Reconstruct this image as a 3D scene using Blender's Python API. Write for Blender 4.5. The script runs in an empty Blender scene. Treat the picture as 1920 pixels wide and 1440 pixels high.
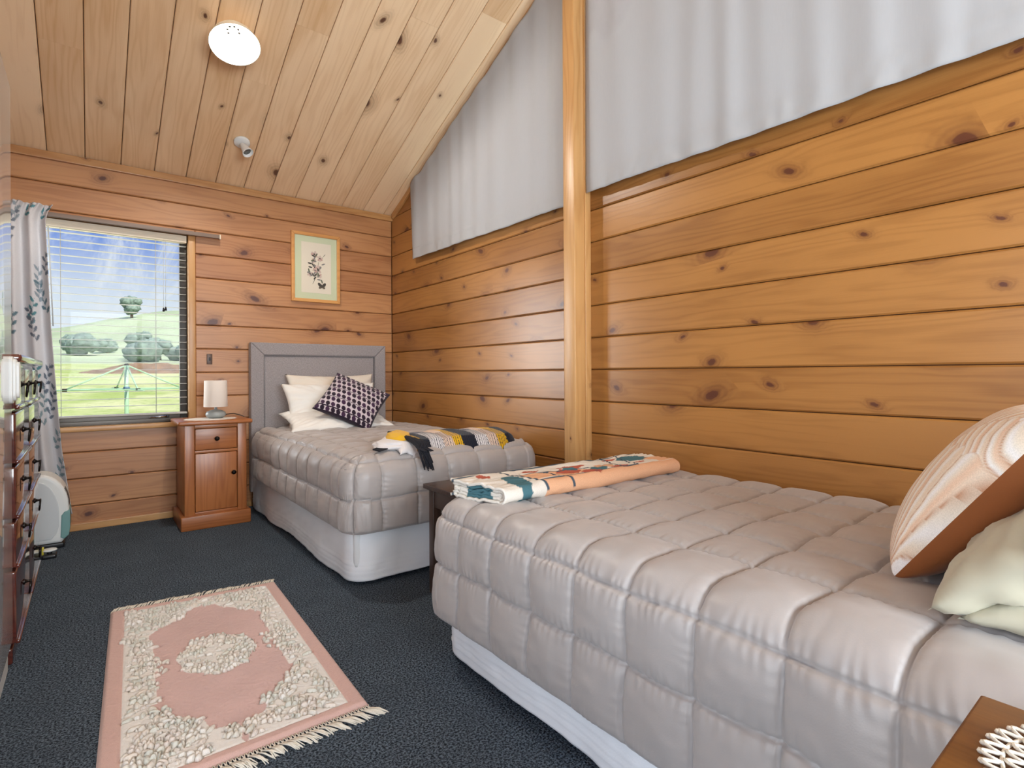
import bpy, bmesh, math, random
import numpy as np
from mathutils import Vector, Matrix, noise as mnoise

# ------------------------------------------------------------------ camera, sky, sun, daylight and fill, exposure
scene = bpy.context.scene
C = scene.collection
scene.view_settings.view_transform = 'Standard'
scene.view_settings.look = 'None'
scene.view_settings.gamma = 1.0
scene.view_settings.use_curve_mapping = False
scene.view_settings.exposure = 0.30
scene.cycles.use_denoising = True
scene.cycles.max_bounces = 10
scene.cycles.diffuse_bounces = 6
scene.cycles.transparent_max_bounces = 12
scene.cycles.sample_clamp_indirect = 6.0

cam_data = bpy.data.cameras.new('camera')
cam_data.sensor_width = 36.0
cam_data.lens = 1016.474 / 1920 * 36
cam_data.shift_x = -0.562 / 1920
cam_data.shift_y = -19.778 / 1920
cam_data.clip_start = 0.02
cam_data.clip_end = 2000
camera = bpy.data.objects.new('camera', cam_data)
C.objects.link(camera)
_r = Vector((0.78856468, -0.61493075, -0.0050917))
_u = Vector((0.00380628, -0.00339899, 0.99998698))
_f = Vector((0.61494005, 0.78857379, 0.00033973))
camera.matrix_world = Matrix(((_r.x, _u.x, -_f.x, -2.11712), (_r.y, _u.y, -_f.y, -4.44440),
                              (_r.z, _u.z, -_f.z, 0.98836), (0, 0, 0, 1)))
scene.camera = camera


def lin(r, g, b):
    def f(c):
        c /= 255.0
        return c / 12.92 if c <= 0.04045 else ((c + 0.055) / 1.055) ** 2.4
    return (f(r), f(g), f(b), 1.0)


def nd(t, typ, ins=None, **props):
    n = t.nodes.new(typ)
    for k, v in props.items():
        setattr(n, k, v)
    for k, v in (ins or {}).items():
        s = n.inputs[k]
        if isinstance(v, bpy.types.NodeSocket):
            t.links.new(v, s)
        else:
            s.default_value = v
    return n


def mth(t, op, a, b=None, c=None, clamp=False):
    ins = {0: a}
    if b is not None:
        ins[1] = b
    if c is not None:
        ins[2] = c
    return nd(t, 'ShaderNodeMath', ins, operation=op, use_clamp=clamp).outputs[0]


def mixc(t, fac, a, b, mode='MIX'):
    n = nd(t, 'ShaderNodeMix', {0: fac, 6: a, 7: b}, data_type='RGBA', blend_type=mode)
    return n.outputs[2]


def sstep(t, x, lo, hi, a=0.0, b=1.0):
    return nd(t, 'ShaderNodeMapRange', {0: x, 1: lo, 2: hi, 3: a, 4: b}, interpolation_type='SMOOTHSTEP').outputs[0]


def xyz(t, x, y, z=0.0):
    return nd(t, 'ShaderNodeCombineXYZ', {0: x, 1: y, 2: z}).outputs[0]


# sky: blue with thin streaks of cirrus, paler towards the horizon
world = bpy.data.worlds.new('sky')
scene.world = world
world.use_nodes = True
wt = world.node_tree
wt.nodes.clear()
_tc = nd(wt, 'ShaderNodeTexCoord').outputs['Generated']
_sp = nd(wt, 'ShaderNodeSeparateXYZ', {0: _tc})
_el = _sp.outputs[2]
_grad = mixc(wt, sstep(wt, _el, 0.09, 0.25), lin(206, 216, 226), lin(50, 108, 200))
_proj = xyz(wt, mth(wt, 'DIVIDE', _sp.outputs[0], mth(wt, 'ADD', mth(wt, 'ABSOLUTE', _el), 0.12)),
            mth(wt, 'DIVIDE', _sp.outputs[1], mth(wt, 'ADD', mth(wt, 'ABSOLUTE', _el), 0.12)))
_map = nd(wt, 'ShaderNodeMapping', {0: _proj, 2: (0, 0, math.radians(34)), 3: (3.4, 0.5, 1.0)}).outputs[0]
_cl = nd(wt, 'ShaderNodeTexNoise', {'Vector': _map, 'Scale': 1.6, 'Detail': 6.0, 'Roughness': 0.62, 'Distortion': 0.4}).outputs[0]
_sky = mixc(wt, sstep(wt, _cl, 0.45, 0.66, 0.0, 0.85), _grad, lin(214, 220, 228))
_bg = nd(wt, 'ShaderNodeBackground', {0: _sky, 1: 1.0})
wt.links.new(_bg.outputs[0], nd(wt, 'ShaderNodeOutputWorld').inputs[0])

_sun = bpy.data.lights.new('sun', 'SUN')
_sun.energy = 4.6
_sun.angle = math.radians(1.0)
_sun.color = (1.0, 0.95, 0.86)
sun = bpy.data.objects.new('sun', _sun)
C.objects.link(sun)
sun.rotation_euler = Vector((-0.22, 0.62, -0.75)).to_track_quat('-Z', 'Y').to_euler()


def area(name, loc, direction, sx, sy, energy, color):
    l = bpy.data.lights.new(name, 'AREA')
    l.shape = 'RECTANGLE'
    l.size = sx
    l.size_y = sy
    l.energy = energy
    l.color = color
    o = bpy.data.objects.new(name, l)
    C.objects.link(o)
    o.location = loc
    o.rotation_euler = Vector(direction).to_track_quat('-Z', 'Y').to_euler()
    return o


# added fill at the assumed left door and rear window, standing in for daylight
area('fill_left_door', (-3.12, -4.85, 1.10), (1, 0.20, 0.60), 2.1, 2.7, 52, (0.87, 0.94, 1.0))
area('fill_rear_window', (-1.45, -6.62, 1.45), (0, 1, 0.42), 1.9, 1.3, 165, (0.87, 0.94, 1.0))
# added fill panels outside the back window, unseen: beside it, above it, ground bounce below
area('fill_beside_window', (-5.0, 2.3, 1.5), (3.6, -3.6, -0.1), 2.4, 2.6, 430, (0.95, 0.98, 1.0))
area('fill_above_window', (-2.05, 1.25, 3.05), (-0.02, -1.25, -1.55), 2.2, 1.6, 30, (0.88, 0.95, 1.0))
area('fill_ground_bounce', (-2.05, 2.3, -0.62), (0.05, -2.2, 1.75), 3.0, 1.4, 70, (1.0, 0.98, 0.90))
# daylight on the gable glazing behind the two white curtains
area('daylight_gable', (0.75, -2.6, 2.9), (-1, 0, -0.1), 4.2, 1.6, 30, (0.90, 0.96, 1.0))

# ------------------------------------------------------------------ helpers
rng = random.Random(7)
nrng = np.random.default_rng(11)


def me(name, verts, faces, smooth=False):
    m = bpy.data.meshes.new(name)
    m.from_pydata([tuple(map(float, v)) for v in verts], [], faces)
    m.update()
    if smooth:
        m.polygons.foreach_set('use_smooth', [True] * len(m.polygons))
    return m


def base_of(p):
    return Matrix.Translation(p.get('_b', (0, 0, 0))) if p is not None else Matrix()


def obj(name, mesh, mat=None, parent=None, matrix=None):
    o = bpy.data.objects.new(name, mesh)
    C.objects.link(o)
    if mat is not None:
        if isinstance(mat, (list, tuple)):
            for m in mat:
                mesh.materials.append(m)
        elif len(mesh.materials) == 0:
            mesh.materials.append(mat)
    W[o] = matrix.copy() if matrix is not None else Matrix()
    o.matrix_basis = W[o]
    if parent is not None:
        o.parent = parent
        o.matrix_parent_inverse = W[parent].inverted()
    return o


W = {}


def tag(o, label, cat, group=None, kind=None):
    o['label'] = label
    o['category'] = cat
    if group:
        o['group'] = group
    if kind:
        o['kind'] = kind
    return o


def thing(name, label, cat, loc, group=None, kind=None):
    o = bpy.data.objects.new(name, None)
    o.empty_display_size = 0.1
    C.objects.link(o)
    W[o] = Matrix.Translation(loc)
    o.matrix_basis = W[o]
    return tag(o, label, cat, group, kind)


class B:
    """collects boxes, prisms, tubes and lathes into one mesh"""

    def __init__(self):
        self.v, self.f, self.s = [], [], []

    def add(self, verts, faces, smooth=False):
        k = len(self.v)
        self.v += [tuple(map(float, p)) for p in verts]
        self.f += [tuple(i + k for i in f) for f in faces]
        self.s += [smooth] * len(faces)
        return self

    def box(self, x0, x1, y0, y1, z0, z1, bev=0.0, seg=2):
        bm = bmesh.new()
        bmesh.ops.create_cube(bm, size=1.0)
        for v in bm.verts:
            v.co = Vector(((x0 + x1) / 2 + v.co.x * (x1 - x0), (y0 + y1) / 2 + v.co.y * (y1 - y0),
                           (z0 + z1) / 2 + v.co.z * (z1 - z0)))
        if bev > 0:
            bmesh.ops.bevel(bm, geom=bm.edges[:], offset=bev, segments=seg, profile=0.6, affect='EDGES', clamp_overlap=True)
        return self.bm(bm, bev > 0)

    def bm(self, bm, smooth=False):
        bm.verts.index_update()
        self.add([v.co[:] for v in bm.verts], [[v.index for v in f.verts] for f in bm.faces], smooth)
        bm.free()
        return self

    def prism(self, pts, mat3, depth, bev=0.0, seg=2, long_only=False):
        """2-D polygon pts in the frame mat3 (4x4), extruded along its local +z by depth"""
        bm = bmesh.new()
        vs = [bm.verts.new((p[0], p[1], 0)) for p in pts]
        f = bm.faces.new(vs)
        r = bmesh.ops.extrude_face_region(bm, geom=[f])
        for v in r['geom']:
            if isinstance(v, bmesh.types.BMVert):
                v.co.z += depth
        bmesh.ops.recalc_face_normals(bm, faces=bm.faces[:])
        if bev > 0:
            top = [e for e in bm.edges if all(v.co.z > depth * 0.5 for v in e.verts)] if depth > 0 else bm.edges[:]
            if long_only:
                top = [e for e in top if abs(e.verts[0].co.x - e.verts[1].co.x) > abs(e.verts[0].co.y - e.verts[1].co.y)]
            bmesh.ops.bevel(bm, geom=top, offset=bev, segments=seg, profile=0.6, affect='EDGES', clamp_overlap=True)
        for v in bm.verts:
            v.co = mat3 @ v.co
        return self.bm(bm, False)

    def tube(self, pts, r, n=8, caps=True, closed=False):
        pts = [Vector(p) for p in pts]
        m = len(pts)
        rad = r if isinstance(r, (list, tuple)) else [r] * m
        k = len(self.v)
        ref = None
        for i, p in enumerate(pts):
            if closed:
                d = pts[(i + 1) % m] - pts[i - 1]
            else:
                d = pts[min(i + 1, m - 1)] - pts[max(i - 1, 0)]
            d.normalize()
            if ref is None:
                ref = d.orthogonal().normalized()
            a = (ref - d * ref.dot(d))
            a = a.normalized() if a.length > 1e-6 else d.orthogonal().normalized()
            ref = a
            b = d.cross(a)
            for j in range(n):
                t = 2 * math.pi * j / n
                q = p + (a * math.cos(t) + b * math.sin(t)) * rad[i]
                self.v.append((q.x, q.y, q.z))
        for i in range(m if closed else m - 1):
            i2 = (i + 1) % m
            for j in range(n):
                self.f.append((k + i * n + j, k + i * n + (j + 1) % n, k + i2 * n + (j + 1) % n, k + i2 * n + j))
                self.s.append(True)
        if caps and not closed:
            self.f.append(tuple(k + j for j in range(n))[::-1]); self.s.append(False)
            self.f.append(tuple(k + (m - 1) * n + j for j in range(n))); self.s.append(False)
        return self

    def lathe(self, prof, mat4, n=28, caps=False):
        k = len(self.v)
        for r, z in prof:
            for j in range(n):
                t = 2 * math.pi * j / n
                q = mat4 @ Vector((r * math.cos(t), r * math.sin(t), z))
                self.v.append((q.x, q.y, q.z))
        m = len(prof)
        for i in range(m - 1):
            for j in range(n):
                self.f.append((k + i * n + j, k + i * n + (j + 1) % n, k + (i + 1) * n + (j + 1) % n, k + (i + 1) * n + j))
                self.s.append(True)
        if caps:
            self.f.append(tuple(k + j for j in range(n))[::-1]); self.s.append(False)
            self.f.append(tuple(k + (m - 1) * n + j for j in range(n))); self.s.append(False)
        return self

    def sphere(self, c, r, sc=(1, 1, 1), n=12, m=8):
        c = Vector(c)
        prof = [(max(1e-4, r * math.sin(math.pi * i / m)), -r * math.cos(math.pi * i / m)) for i in range(m + 1)]
        return self.lathe(prof, Matrix.Translation(c) @ Matrix.Diagonal((*sc, 1)), n)

    def mesh(self, name):
        m = bpy.data.meshes.new(name)
        m.from_pydata(self.v, [], self.f)
        m.update()
        m.polygons.foreach_set('use_smooth', self.s)
        return m

    def build(self, name, mat, parent=None, matrix=None):
        return obj(name, self.mesh(name), mat, parent, matrix)


def grid_mesh(name, Pn, cols=None, uv=False, closed_v=False):
    """Pn: (n, m, 3) array of points -> smooth quad grid with optional point colours (n, m, 3 linear)"""
    n, m = Pn.shape[:2]
    idx = np.arange(n * m).reshape(n, m)
    a, b, c, d = idx[:-1, :-1], idx[1:, :-1], idx[1:, 1:], idx[:-1, 1:]
    F = np.stack([a, b, c, d], -1).reshape(-1, 4)
    if closed_v:
        F2 = np.stack([idx[:-1, -1], idx[1:, -1], idx[1:, 0], idx[:-1, 0]], -1).reshape(-1, 4)
        F = np.concatenate([F, F2])
    return np_mesh(name, Pn.reshape(-1, 3), F, None if cols is None else cols.reshape(-1, cols.shape[-1]))


def np_mesh(name, V, F, cols=None):
    m = bpy.data.meshes.new(name)
    m.vertices.add(len(V))
    m.vertices.foreach_set('co', np.ascontiguousarray(V, dtype=np.float32).ravel())
    m.loops.add(F.size)
    m.loops.foreach_set('vertex_index', np.ascontiguousarray(F, dtype=np.int32).ravel())
    m.polygons.add(len(F))
    m.polygons.foreach_set('loop_start', np.arange(0, F.size, F.shape[1], dtype=np.int32))
    m.polygons.foreach_set('use_smooth', np.ones(len(F), dtype=bool))
    m.update(calc_edges=True)
    if cols is not None:
        at = m.color_attributes.new('Col', 'FLOAT_COLOR', 'POINT')
        cc = np.ones((len(V), 4), dtype=np.float32)
        cc[:, :3] = cols[:, :3]
        at.data.foreach_set('color', cc.ravel())
    return m


def normals(Pn):
    du = np.gradient(Pn, axis=0)
    dv = np.gradient(Pn, axis=1)
    nn = np.cross(du, dv)
    ln = np.linalg.norm(nn, axis=-1, keepdims=True)
    return nn / np.maximum(ln, 1e-9)


def vnoise(x, y, seed=0.0):
    """smooth value noise on numpy arrays, about -1..1"""
    def h(i, j):
        s = np.sin(i * 127.1 + j * 311.7 + seed * 74.7) * 43758.5453
        return s - np.floor(s)
    xi, yi = np.floor(x), np.floor(y)
    xf, yf = x - xi, y - yi
    u, v = xf * xf * (3 - 2 * xf), yf * yf * (3 - 2 * yf)
    a = h(xi, yi) * (1 - u) + h(xi + 1, yi) * u
    b = h(xi, yi + 1) * (1 - u) + h(xi + 1, yi + 1) * u
    return (a * (1 - v) + b * v) * 2 - 1


def L3(r, g, b):
    return np.array(lin(r, g, b)[:3])


def solidify(o, t, offset=-1):
    md = o.modifiers.new('solidify', 'SOLIDIFY')
    md.thickness = t
    md.offset = offset
    return o


# ------------------------------------------------------------------ materials
def newmat(name):
    m = bpy.data.materials.new(name)
    m.use_nodes = True
    t = m.node_tree
    t.nodes.clear()
    b = nd(t, 'ShaderNodeBsdfPrincipled')
    o = nd(t, 'ShaderNodeOutputMaterial', {0: b.outputs[0]})
    return m, t, b


def plain(name, col, rough=0.5, metal=0.0, bump=0.0, bscale=200.0, var=0.0, vscale=8.0, coat=0.0, sheen=0.0, spec=0.5):
    m, t, b = newmat(name)
    b.inputs['Roughness'].default_value = rough
    b.inputs['Metallic'].default_value = metal
    b.inputs['Coat Weight'].default_value = coat
    b.inputs['Coat Roughness'].default_value = 0.05
    b.inputs['Sheen Weight'].default_value = sheen
    b.inputs['Specular IOR Level'].default_value = spec
    co = nd(t, 'ShaderNodeTexCoord').outputs['Object']
    if var > 0:
        n = nd(t, 'ShaderNodeTexNoise', {'Vector': co, 'Scale': vscale, 'Detail': 3.0}).outputs[0]
        dark = tuple(c * (1 - var) for c in col[:3]) + (1,)
        t.links.new(mixc(t, sstep(t, n, 0.3, 0.7), dark, col), b.inputs['Base Color'])
    else:
        b.inputs['Base Color'].default_value = col
    if bump > 0:
        n = nd(t, 'ShaderNodeTexNoise', {'Vector': co, 'Scale': bscale, 'Detail': 2.0}).outputs[0]
        bn = nd(t, 'ShaderNodeBump', {'Strength': bump, 'Distance': 0.002, 'Height': n})
        t.links.new(bn.outputs[0], b.inputs['Normal'])
    return m


def wood(name, light, dark, knotc, knots=0.5, rough=0.36, grain=1.0, su=2.4, sv=5.4, kr=0.016, coat=0.0, varb=0.16, spec=0.5):
    """planks: local x runs along the grain, local y across it"""
    m, t, b = newmat(name)
    co = nd(t, 'ShaderNodeTexCoord').outputs['Object']
    rnd = nd(t, 'ShaderNodeObjectInfo').outputs['Random']
    s = nd(t, 'ShaderNodeSeparateXYZ', {0: co})
    u = mth(t, 'ADD', s.outputs[0], mth(t, 'MULTIPLY', rnd, 41.0))
    v = mth(t, 'ADD', mth(t, 'ADD', s.outputs[1], mth(t, 'MULTIPLY', s.outputs[2], 0.6)), mth(t, 'MULTIPLY', rnd, 17.0))
    vec = xyz(t, mth(t, 'MULTIPLY', u, su), mth(t, 'MULTIPLY', v, sv))
    vo = nd(t, 'ShaderNodeTexVoronoi', {'Vector': vec, 'Scale': 1.0, 'Randomness': 0.9}, voronoi_dimensions='2D')
    pos = nd(t, 'ShaderNodeSeparateXYZ', {0: vo.outputs['Position']})
    vc = nd(t, 'ShaderNodeSeparateColor', {0: vo.outputs['Color']})
    du = mth(t, 'SUBTRACT', u, mth(t, 'DIVIDE', pos.outputs[0], su))
    dv = mth(t, 'SUBTRACT', v, mth(t, 'DIVIDE', pos.outputs[1], sv))
    wob = nd(t, 'ShaderNodeTexNoise', {'Vector': xyz(t, mth(t, 'MULTIPLY', u, 45.0), mth(t, 'MULTIPLY', v, 45.0)), 'Scale': 1.0, 'Detail': 2.0}).outputs[0]
    # knots are ellipses, some slanted
    sl = mth(t, 'MULTIPLY', mth(t, 'SUBTRACT', vc.outputs[2], 0.5), 1.1)
    du2 = mth(t, 'ADD', mth(t, 'MULTIPLY', du, 0.72), mth(t, 'MULTIPLY', dv, sl))
    d = mth(t, 'SQRT', mth(t, 'ADD', mth(t, 'MULTIPLY', du2, du2), mth(t, 'MULTIPLY', dv, dv)))
    d = mth(t, 'ADD', d, mth(t, 'MULTIPLY', mth(t, 'SUBTRACT', wob, 0.5), 0.012))
    rr = mth(t, 'MULTIPLY_ADD', mth(t, 'MULTIPLY', vc.outputs[0], vc.outputs[0]), kr, kr * 0.32)
    dn = mth(t, 'DIVIDE', d, rr)
    exist = mth(t, 'LESS_THAN', vc.outputs[1], knots)
    halo = mth(t, 'MULTIPLY', mth(t, 'EXPONENT', mth(t, 'MULTIPLY', mth(t, 'MULTIPLY', dn, dn), -0.16)), exist)
    core = mth(t, 'MULTIPLY', sstep(t, dn, 0.80, 1.08, 1.0, 0.0), exist)
    n1 = nd(t, 'ShaderNodeTexNoise', {'Vector': xyz(t, mth(t, 'MULTIPLY', u, 0.9), mth(t, 'MULTIPLY', v, 8.0)), 'Scale': 1.0, 'Detail': 2.5, 'Roughness': 0.55}).outputs[0]
    ph = mth(t, 'ADD', mth(t, 'ADD', mth(t, 'MULTIPLY', v, 150.0), mth(t, 'MULTIPLY', n1, 46.0)), mth(t, 'MULTIPLY', halo, 13.0))
    ring = mth(t, 'POWER', mth(t, 'MULTIPLY_ADD', mth(t, 'SINE', ph), 0.5, 0.5), 2.2)
    fine = nd(t, 'ShaderNodeTexNoise', {'Vector': xyz(t, mth(t, 'MULTIPLY', u, 5.0), mth(t, 'MULTIPLY', v, 330.0)), 'Scale': 1.0, 'Detail': 2.0}).outputs[0]
    blot = nd(t, 'ShaderNodeTexNoise', {'Vector': xyz(t, mth(t, 'MULTIPLY', u, 1.6), mth(t, 'MULTIPLY', v, 5.0), 3.1), 'Scale': 1.0, 'Detail': 2.0}).outputs[0]
    g = mth(t, 'ADD', mth(t, 'MULTIPLY', ring, 0.34 * grain), mth(t, 'MULTIPLY', mth(t, 'SUBTRACT', fine, 0.5), 0.55 * grain))
    g = mth(t, 'ADD', g, mth(t, 'MULTIPLY', mth(t, 'SUBTRACT', blot, 0.5), 1.1))
    g = mth(t, 'ADD', g, mth(t, 'MULTIPLY', mth(t, 'SUBTRACT', rnd, 0.5), varb * 4), clamp=False)
    g = mth(t, 'ADD', g, 0.22, clamp=True)
    col = mixc(t, g, light, dark)
    red = tuple(0.45 * dark[i] + 0.55 * knotc[i] for i in range(3)) + (1,)
    col = mixc(t, mth(t, 'MULTIPLY', halo, 0.62), col, red)
    krg = mth(t, 'MULTIPLY', mth(t, 'MULTIPLY_ADD', mth(t, 'SINE', mth(t, 'MULTIPLY', dn, 7.0)), 0.5, 0.5), halo)
    col = mixc(t, mth(t, 'MULTIPLY', krg, 0.35), col, knotc)
    col = mixc(t, mth(t, 'MULTIPLY', core, 0.9), col, knotc)
    t.links.new(col, b.inputs['Base Color'])
    b.inputs['Roughness'].default_value = rough
    b.inputs['Coat Weight'].default_value = coat
    b.inputs['Coat Roughness'].default_value = 0.08
    b.inputs['Specular IOR Level'].default_value = spec
    hgt = mth(t, 'ADD', mth(t, 'MULTIPLY', ring, 0.5), fine)
    bn = nd(t, 'ShaderNodeBump', {'Strength': 0.06, 'Distance': 0.002, 'Height': hgt})
    t.links.new(bn.outputs[0], b.inputs['Normal'])
    return m


def vcol(name, rough=0.85, bump=0.3, bscale=500.0, sheen=0.0, spec=0.3, translucent=0.0):
    m, t, b = newmat(name)
    at = nd(t, 'ShaderNodeVertexColor', layer_name='Col').outputs[0]
    co = nd(t, 'ShaderNodeTexCoord').outputs['Object']
    n = nd(t, 'ShaderNodeTexNoise', {'Vector': co, 'Scale': bscale, 'Detail': 2.0}).outputs[0]
    t.links.new(mixc(t, 1.0, at, sstep(t, n, 0.2, 0.8, 0.86, 1.06), 'MULTIPLY'), b.inputs['Base Color'])
    b.inputs['Roughness'].default_value = rough
    b.inputs['Sheen Weight'].default_value = sheen
    b.inputs['Specular IOR Level'].default_value = spec
    bn = nd(t, 'ShaderNodeBump', {'Strength': bump, 'Distance': 0.002, 'Height': n})
    t.links.new(bn.outputs[0], b.inputs['Normal'])
    if translucent > 0:
        tr = nd(t, 'ShaderNodeBsdfTranslucent', {0: at})
        mx = nd(t, 'ShaderNodeMixShader', {0: translucent, 1: b.outputs[0], 2: tr.outputs[0]})
        t.links.new(mx.outputs[0], t.nodes['Material Output'].inputs[0])
    return m


def weave(name, col, col2, scale=900.0, rough=0.9, sheen=0.1):
    m, t, b = newmat(name)
    co = nd(t, 'ShaderNodeTexCoord').outputs['Object']
    s = nd(t, 'ShaderNodeSeparateXYZ', {0: co})
    h = nd(t, 'ShaderNodeTexNoise', {'Vector': xyz(t, mth(t, 'MULTIPLY', s.outputs[0], scale * 0.12), mth(t, 'MULTIPLY', s.outputs[2], scale), mth(t, 'MULTIPLY', s.outputs[1], scale * 0.3)), 'Scale': 1.0, 'Detail': 1.0}).outputs[0]
    v = nd(t, 'ShaderNodeTexNoise', {'Vector': xyz(t, mth(t, 'MULTIPLY', s.outputs[0], scale), mth(t, 'MULTIPLY', s.outputs[2], scale * 0.12), mth(t, 'MULTIPLY', s.outputs[1], scale * 0.3)), 'Scale': 1.0, 'Detail': 1.0}).outputs[0]
    f = mth(t, 'MULTIPLY', mth(t, 'ADD', h, v), 0.5)
    t.links.new(mixc(t, sstep(t, f, 0.32, 0.68), col, col2), b.inputs['Base Color'])
    b.inputs['Roughness'].default_value = rough
    b.inputs['Sheen Weight'].default_value = sheen
    b.inputs['Specular IOR Level'].default_value = 0.2
    bn = nd(t, 'ShaderNodeBump', {'Strength': 0.25, 'Distance': 0.001, 'Height': f})
    t.links.new(bn.outputs[0], b.inputs['Normal'])
    return m


def cloth_translucent(name, col, tr=0.35, rough=0.9):
    m, t, b = newmat(name)
    co = nd(t, 'ShaderNodeTexCoord').outputs['Object']
    s = nd(t, 'ShaderNodeSeparateXYZ', {0: co})
    n = nd(t, 'ShaderNodeTexNoise', {'Vector': xyz(t, mth(t, 'MULTIPLY', s.outputs[0], 30.0), mth(t, 'MULTIPLY', s.outputs[1], 260.0), mth(t, 'MULTIPLY', s.outputs[2], 30.0)), 'Scale': 1.0, 'Detail': 2.0}).outputs[0]
    c2 = tuple(c * 0.95 for c in col[:3]) + (1,)
    cc = mixc(t, n, c2, col)
    t.links.new(cc, b.inputs['Base Color'])
    b.inputs['Roughness'].default_value = rough
    b.inputs['Specular IOR Level'].default_value = 0.15
    trn = nd(t, 'ShaderNodeBsdfTranslucent', {0: cc})
    mx = nd(t, 'ShaderNodeMixShader', {0: tr, 1: b.outputs[0], 2: trn.outputs[0]})
    t.links.new(mx.outputs[0], t.nodes['Material Output'].inputs[0])
    return m


def glass_pane(name):
    m, t, b = newmat(name)
    t.nodes.remove(b)
    fr = nd(t, 'ShaderNodeFresnel', {0: 1.13}).outputs[0]
    mx = nd(t, 'ShaderNodeMixShader', {0: fr, 1: nd(t, 'ShaderNodeBsdfTransparent', {0: (0.97, 0.98, 0.98, 1)}).outputs[0],
                                       2: nd(t, 'ShaderNodeBsdfGlossy', {1: 0.02}).outputs[0]})
    t.links.new(mx.outputs[0], t.nodes['Material Output'].inputs[0])
    return m


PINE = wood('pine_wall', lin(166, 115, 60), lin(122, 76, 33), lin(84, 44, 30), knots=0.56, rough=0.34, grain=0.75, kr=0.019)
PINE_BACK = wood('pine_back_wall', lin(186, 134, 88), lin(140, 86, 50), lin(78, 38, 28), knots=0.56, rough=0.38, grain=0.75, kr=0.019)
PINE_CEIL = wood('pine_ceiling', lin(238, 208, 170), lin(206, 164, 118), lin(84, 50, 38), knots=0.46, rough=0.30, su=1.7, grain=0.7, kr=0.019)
PINE_TRIM = wood('pine_trim', lin(196, 150, 96), lin(164, 112, 62), lin(90, 50, 32), knots=0.2, rough=0.36, kr=0.010)
DARKPINE = plain('wall_backing', lin(96, 52, 22), 0.7)
STAND = wood('stained_pine', lin(174, 108, 60), lin(136, 76, 38), lin(80, 36, 20), knots=0.12, rough=0.32, su=3, kr=0.008, varb=0.08)
OAK = wood('oak_top', lin(140, 94, 44), lin(104, 64, 26), lin(86, 46, 18), knots=0.05, rough=0.42, varb=0.05)
DARKWOOD = wood('dark_wood', lin(74, 54, 44), lin(46, 32, 26), lin(30, 20, 16), knots=0.05, rough=0.35, varb=0.05)
MAHOG = wood('lacquered_mahogany', lin(96, 46, 36), lin(60, 26, 22), lin(40, 18, 14), knots=0.0, rough=0.16, coat=1.0, varb=0.03)
FRAMEWOOD = wood('picture_frame_wood', lin(208, 150, 84), lin(176, 116, 56), lin(120, 70, 30), knots=0.0, rough=0.4)
WHITEGLOSS = plain('white_gloss', lin(214, 214, 214), 0.12, coat=0.6)
WHITEPLASTIC = plain('white_plastic', lin(222, 224, 222), 0.35)
GREYPLASTIC = plain('pale_grey_plastic', lin(196, 200, 202), 0.4)
TEAL = plain('teal_plastic', lin(112, 152, 150), 0.4)
BLACKPL = plain('black_plastic', lin(24, 24, 26), 0.4)
YELLOWPL = plain('yellow_plastic', lin(196, 184, 60), 0.5)
IRON = plain('dark_iron', lin(46, 42, 40), 0.3, metal=0.9)
BRONZE = plain('dark_bronze_aluminium', lin(78, 70, 62), 0.38, metal=0.4)
BRONZE2 = plain('bronze_frame', lin(50, 44, 38), 0.45, metal=0.3)
CHROME = plain('chrome', lin(200, 200, 200), 0.15, metal=1.0)
RAILMAT = plain('grey_brown_rail', lin(122, 104, 92), 0.45)
BLIND = plain('white_blind', lin(188, 188, 184), 0.5)
CREAMRAIL = plain('cream_headrail', lin(222, 210, 188), 0.5)
GLASS = glass_pane('window_glass')
CURT = cloth_translucent('white_gable_curtain', lin(196, 197, 200), 0.30)
HEADB = weave('grey_headboard_fabric', lin(134, 128, 129), lin(168, 162, 163), 700)
SKIRT = plain('white_valance_cotton', lin(236, 237, 240), 0.85, bump=0.25, bscale=160, sheen=0.1, spec=0.2)
TICK = plain('white_mattress_ticking', lin(224, 224, 224), 0.85, bump=0.3, bscale=90)
SATIN = plain('taupe_satin', lin(165, 158, 155), 0.40, bump=0.10, bscale=320, sheen=0.25, spec=0.42)
PILW = plain('white_pillow_cotton', lin(236, 235, 231), 0.8, bump=0.12, bscale=40, sheen=0.1, spec=0.2)
PILC = plain('cream_pillow_cotton', lin(226, 218, 206), 0.8, bump=0.12, bscale=40, sheen=0.1, spec=0.2)
PILG = plain('ivory_satin_pillow', lin(178, 173, 153), 0.6, bump=0.08, bscale=60, sheen=0.15, spec=0.3)
VELVET = plain('rust_brown_velvet', lin(134, 78, 40), 0.8, bump=0.2, bscale=500, sheen=0.15, spec=0.2)
LACE = plain('white_lace', lin(226, 222, 214), 0.85)
CREAMYARN = plain('cream_yarn', lin(228, 222, 208), 0.9, bump=0.4, bscale=600)
SHADE = plain('white_lamp_shade', lin(232, 222, 212), 0.85)
CERAMIC = plain('grey_ceramic', lin(150, 156, 156), 0.28)
CORD = plain('dark_cord', lin(36, 32, 30), 0.5)
PAPER = plain('print_paper', lin(226, 212, 194), 0.8)
MATB = plain('sage_mat_board', lin(204, 206, 174), 0.8)
INK = vcol('print_ink', 0.8, 0.0)
RUGM = vcol('rug_pile', 0.95, 0.5, 700, sheen=0.3, spec=0.1)
KNIT = vcol('knit_wool', 0.95, 0.5, 900, sheen=0.2, spec=0.1)
PRINTC = vcol('printed_cotton', 0.85, 0.15, 500, spec=0.2)
DRAPE = vcol('printed_drape', 0.85, 0.15, 400, spec=0.2, translucent=0.25)
ENAMEL = plain('white_enamel', lin(236, 234, 228), 0.35)


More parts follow.
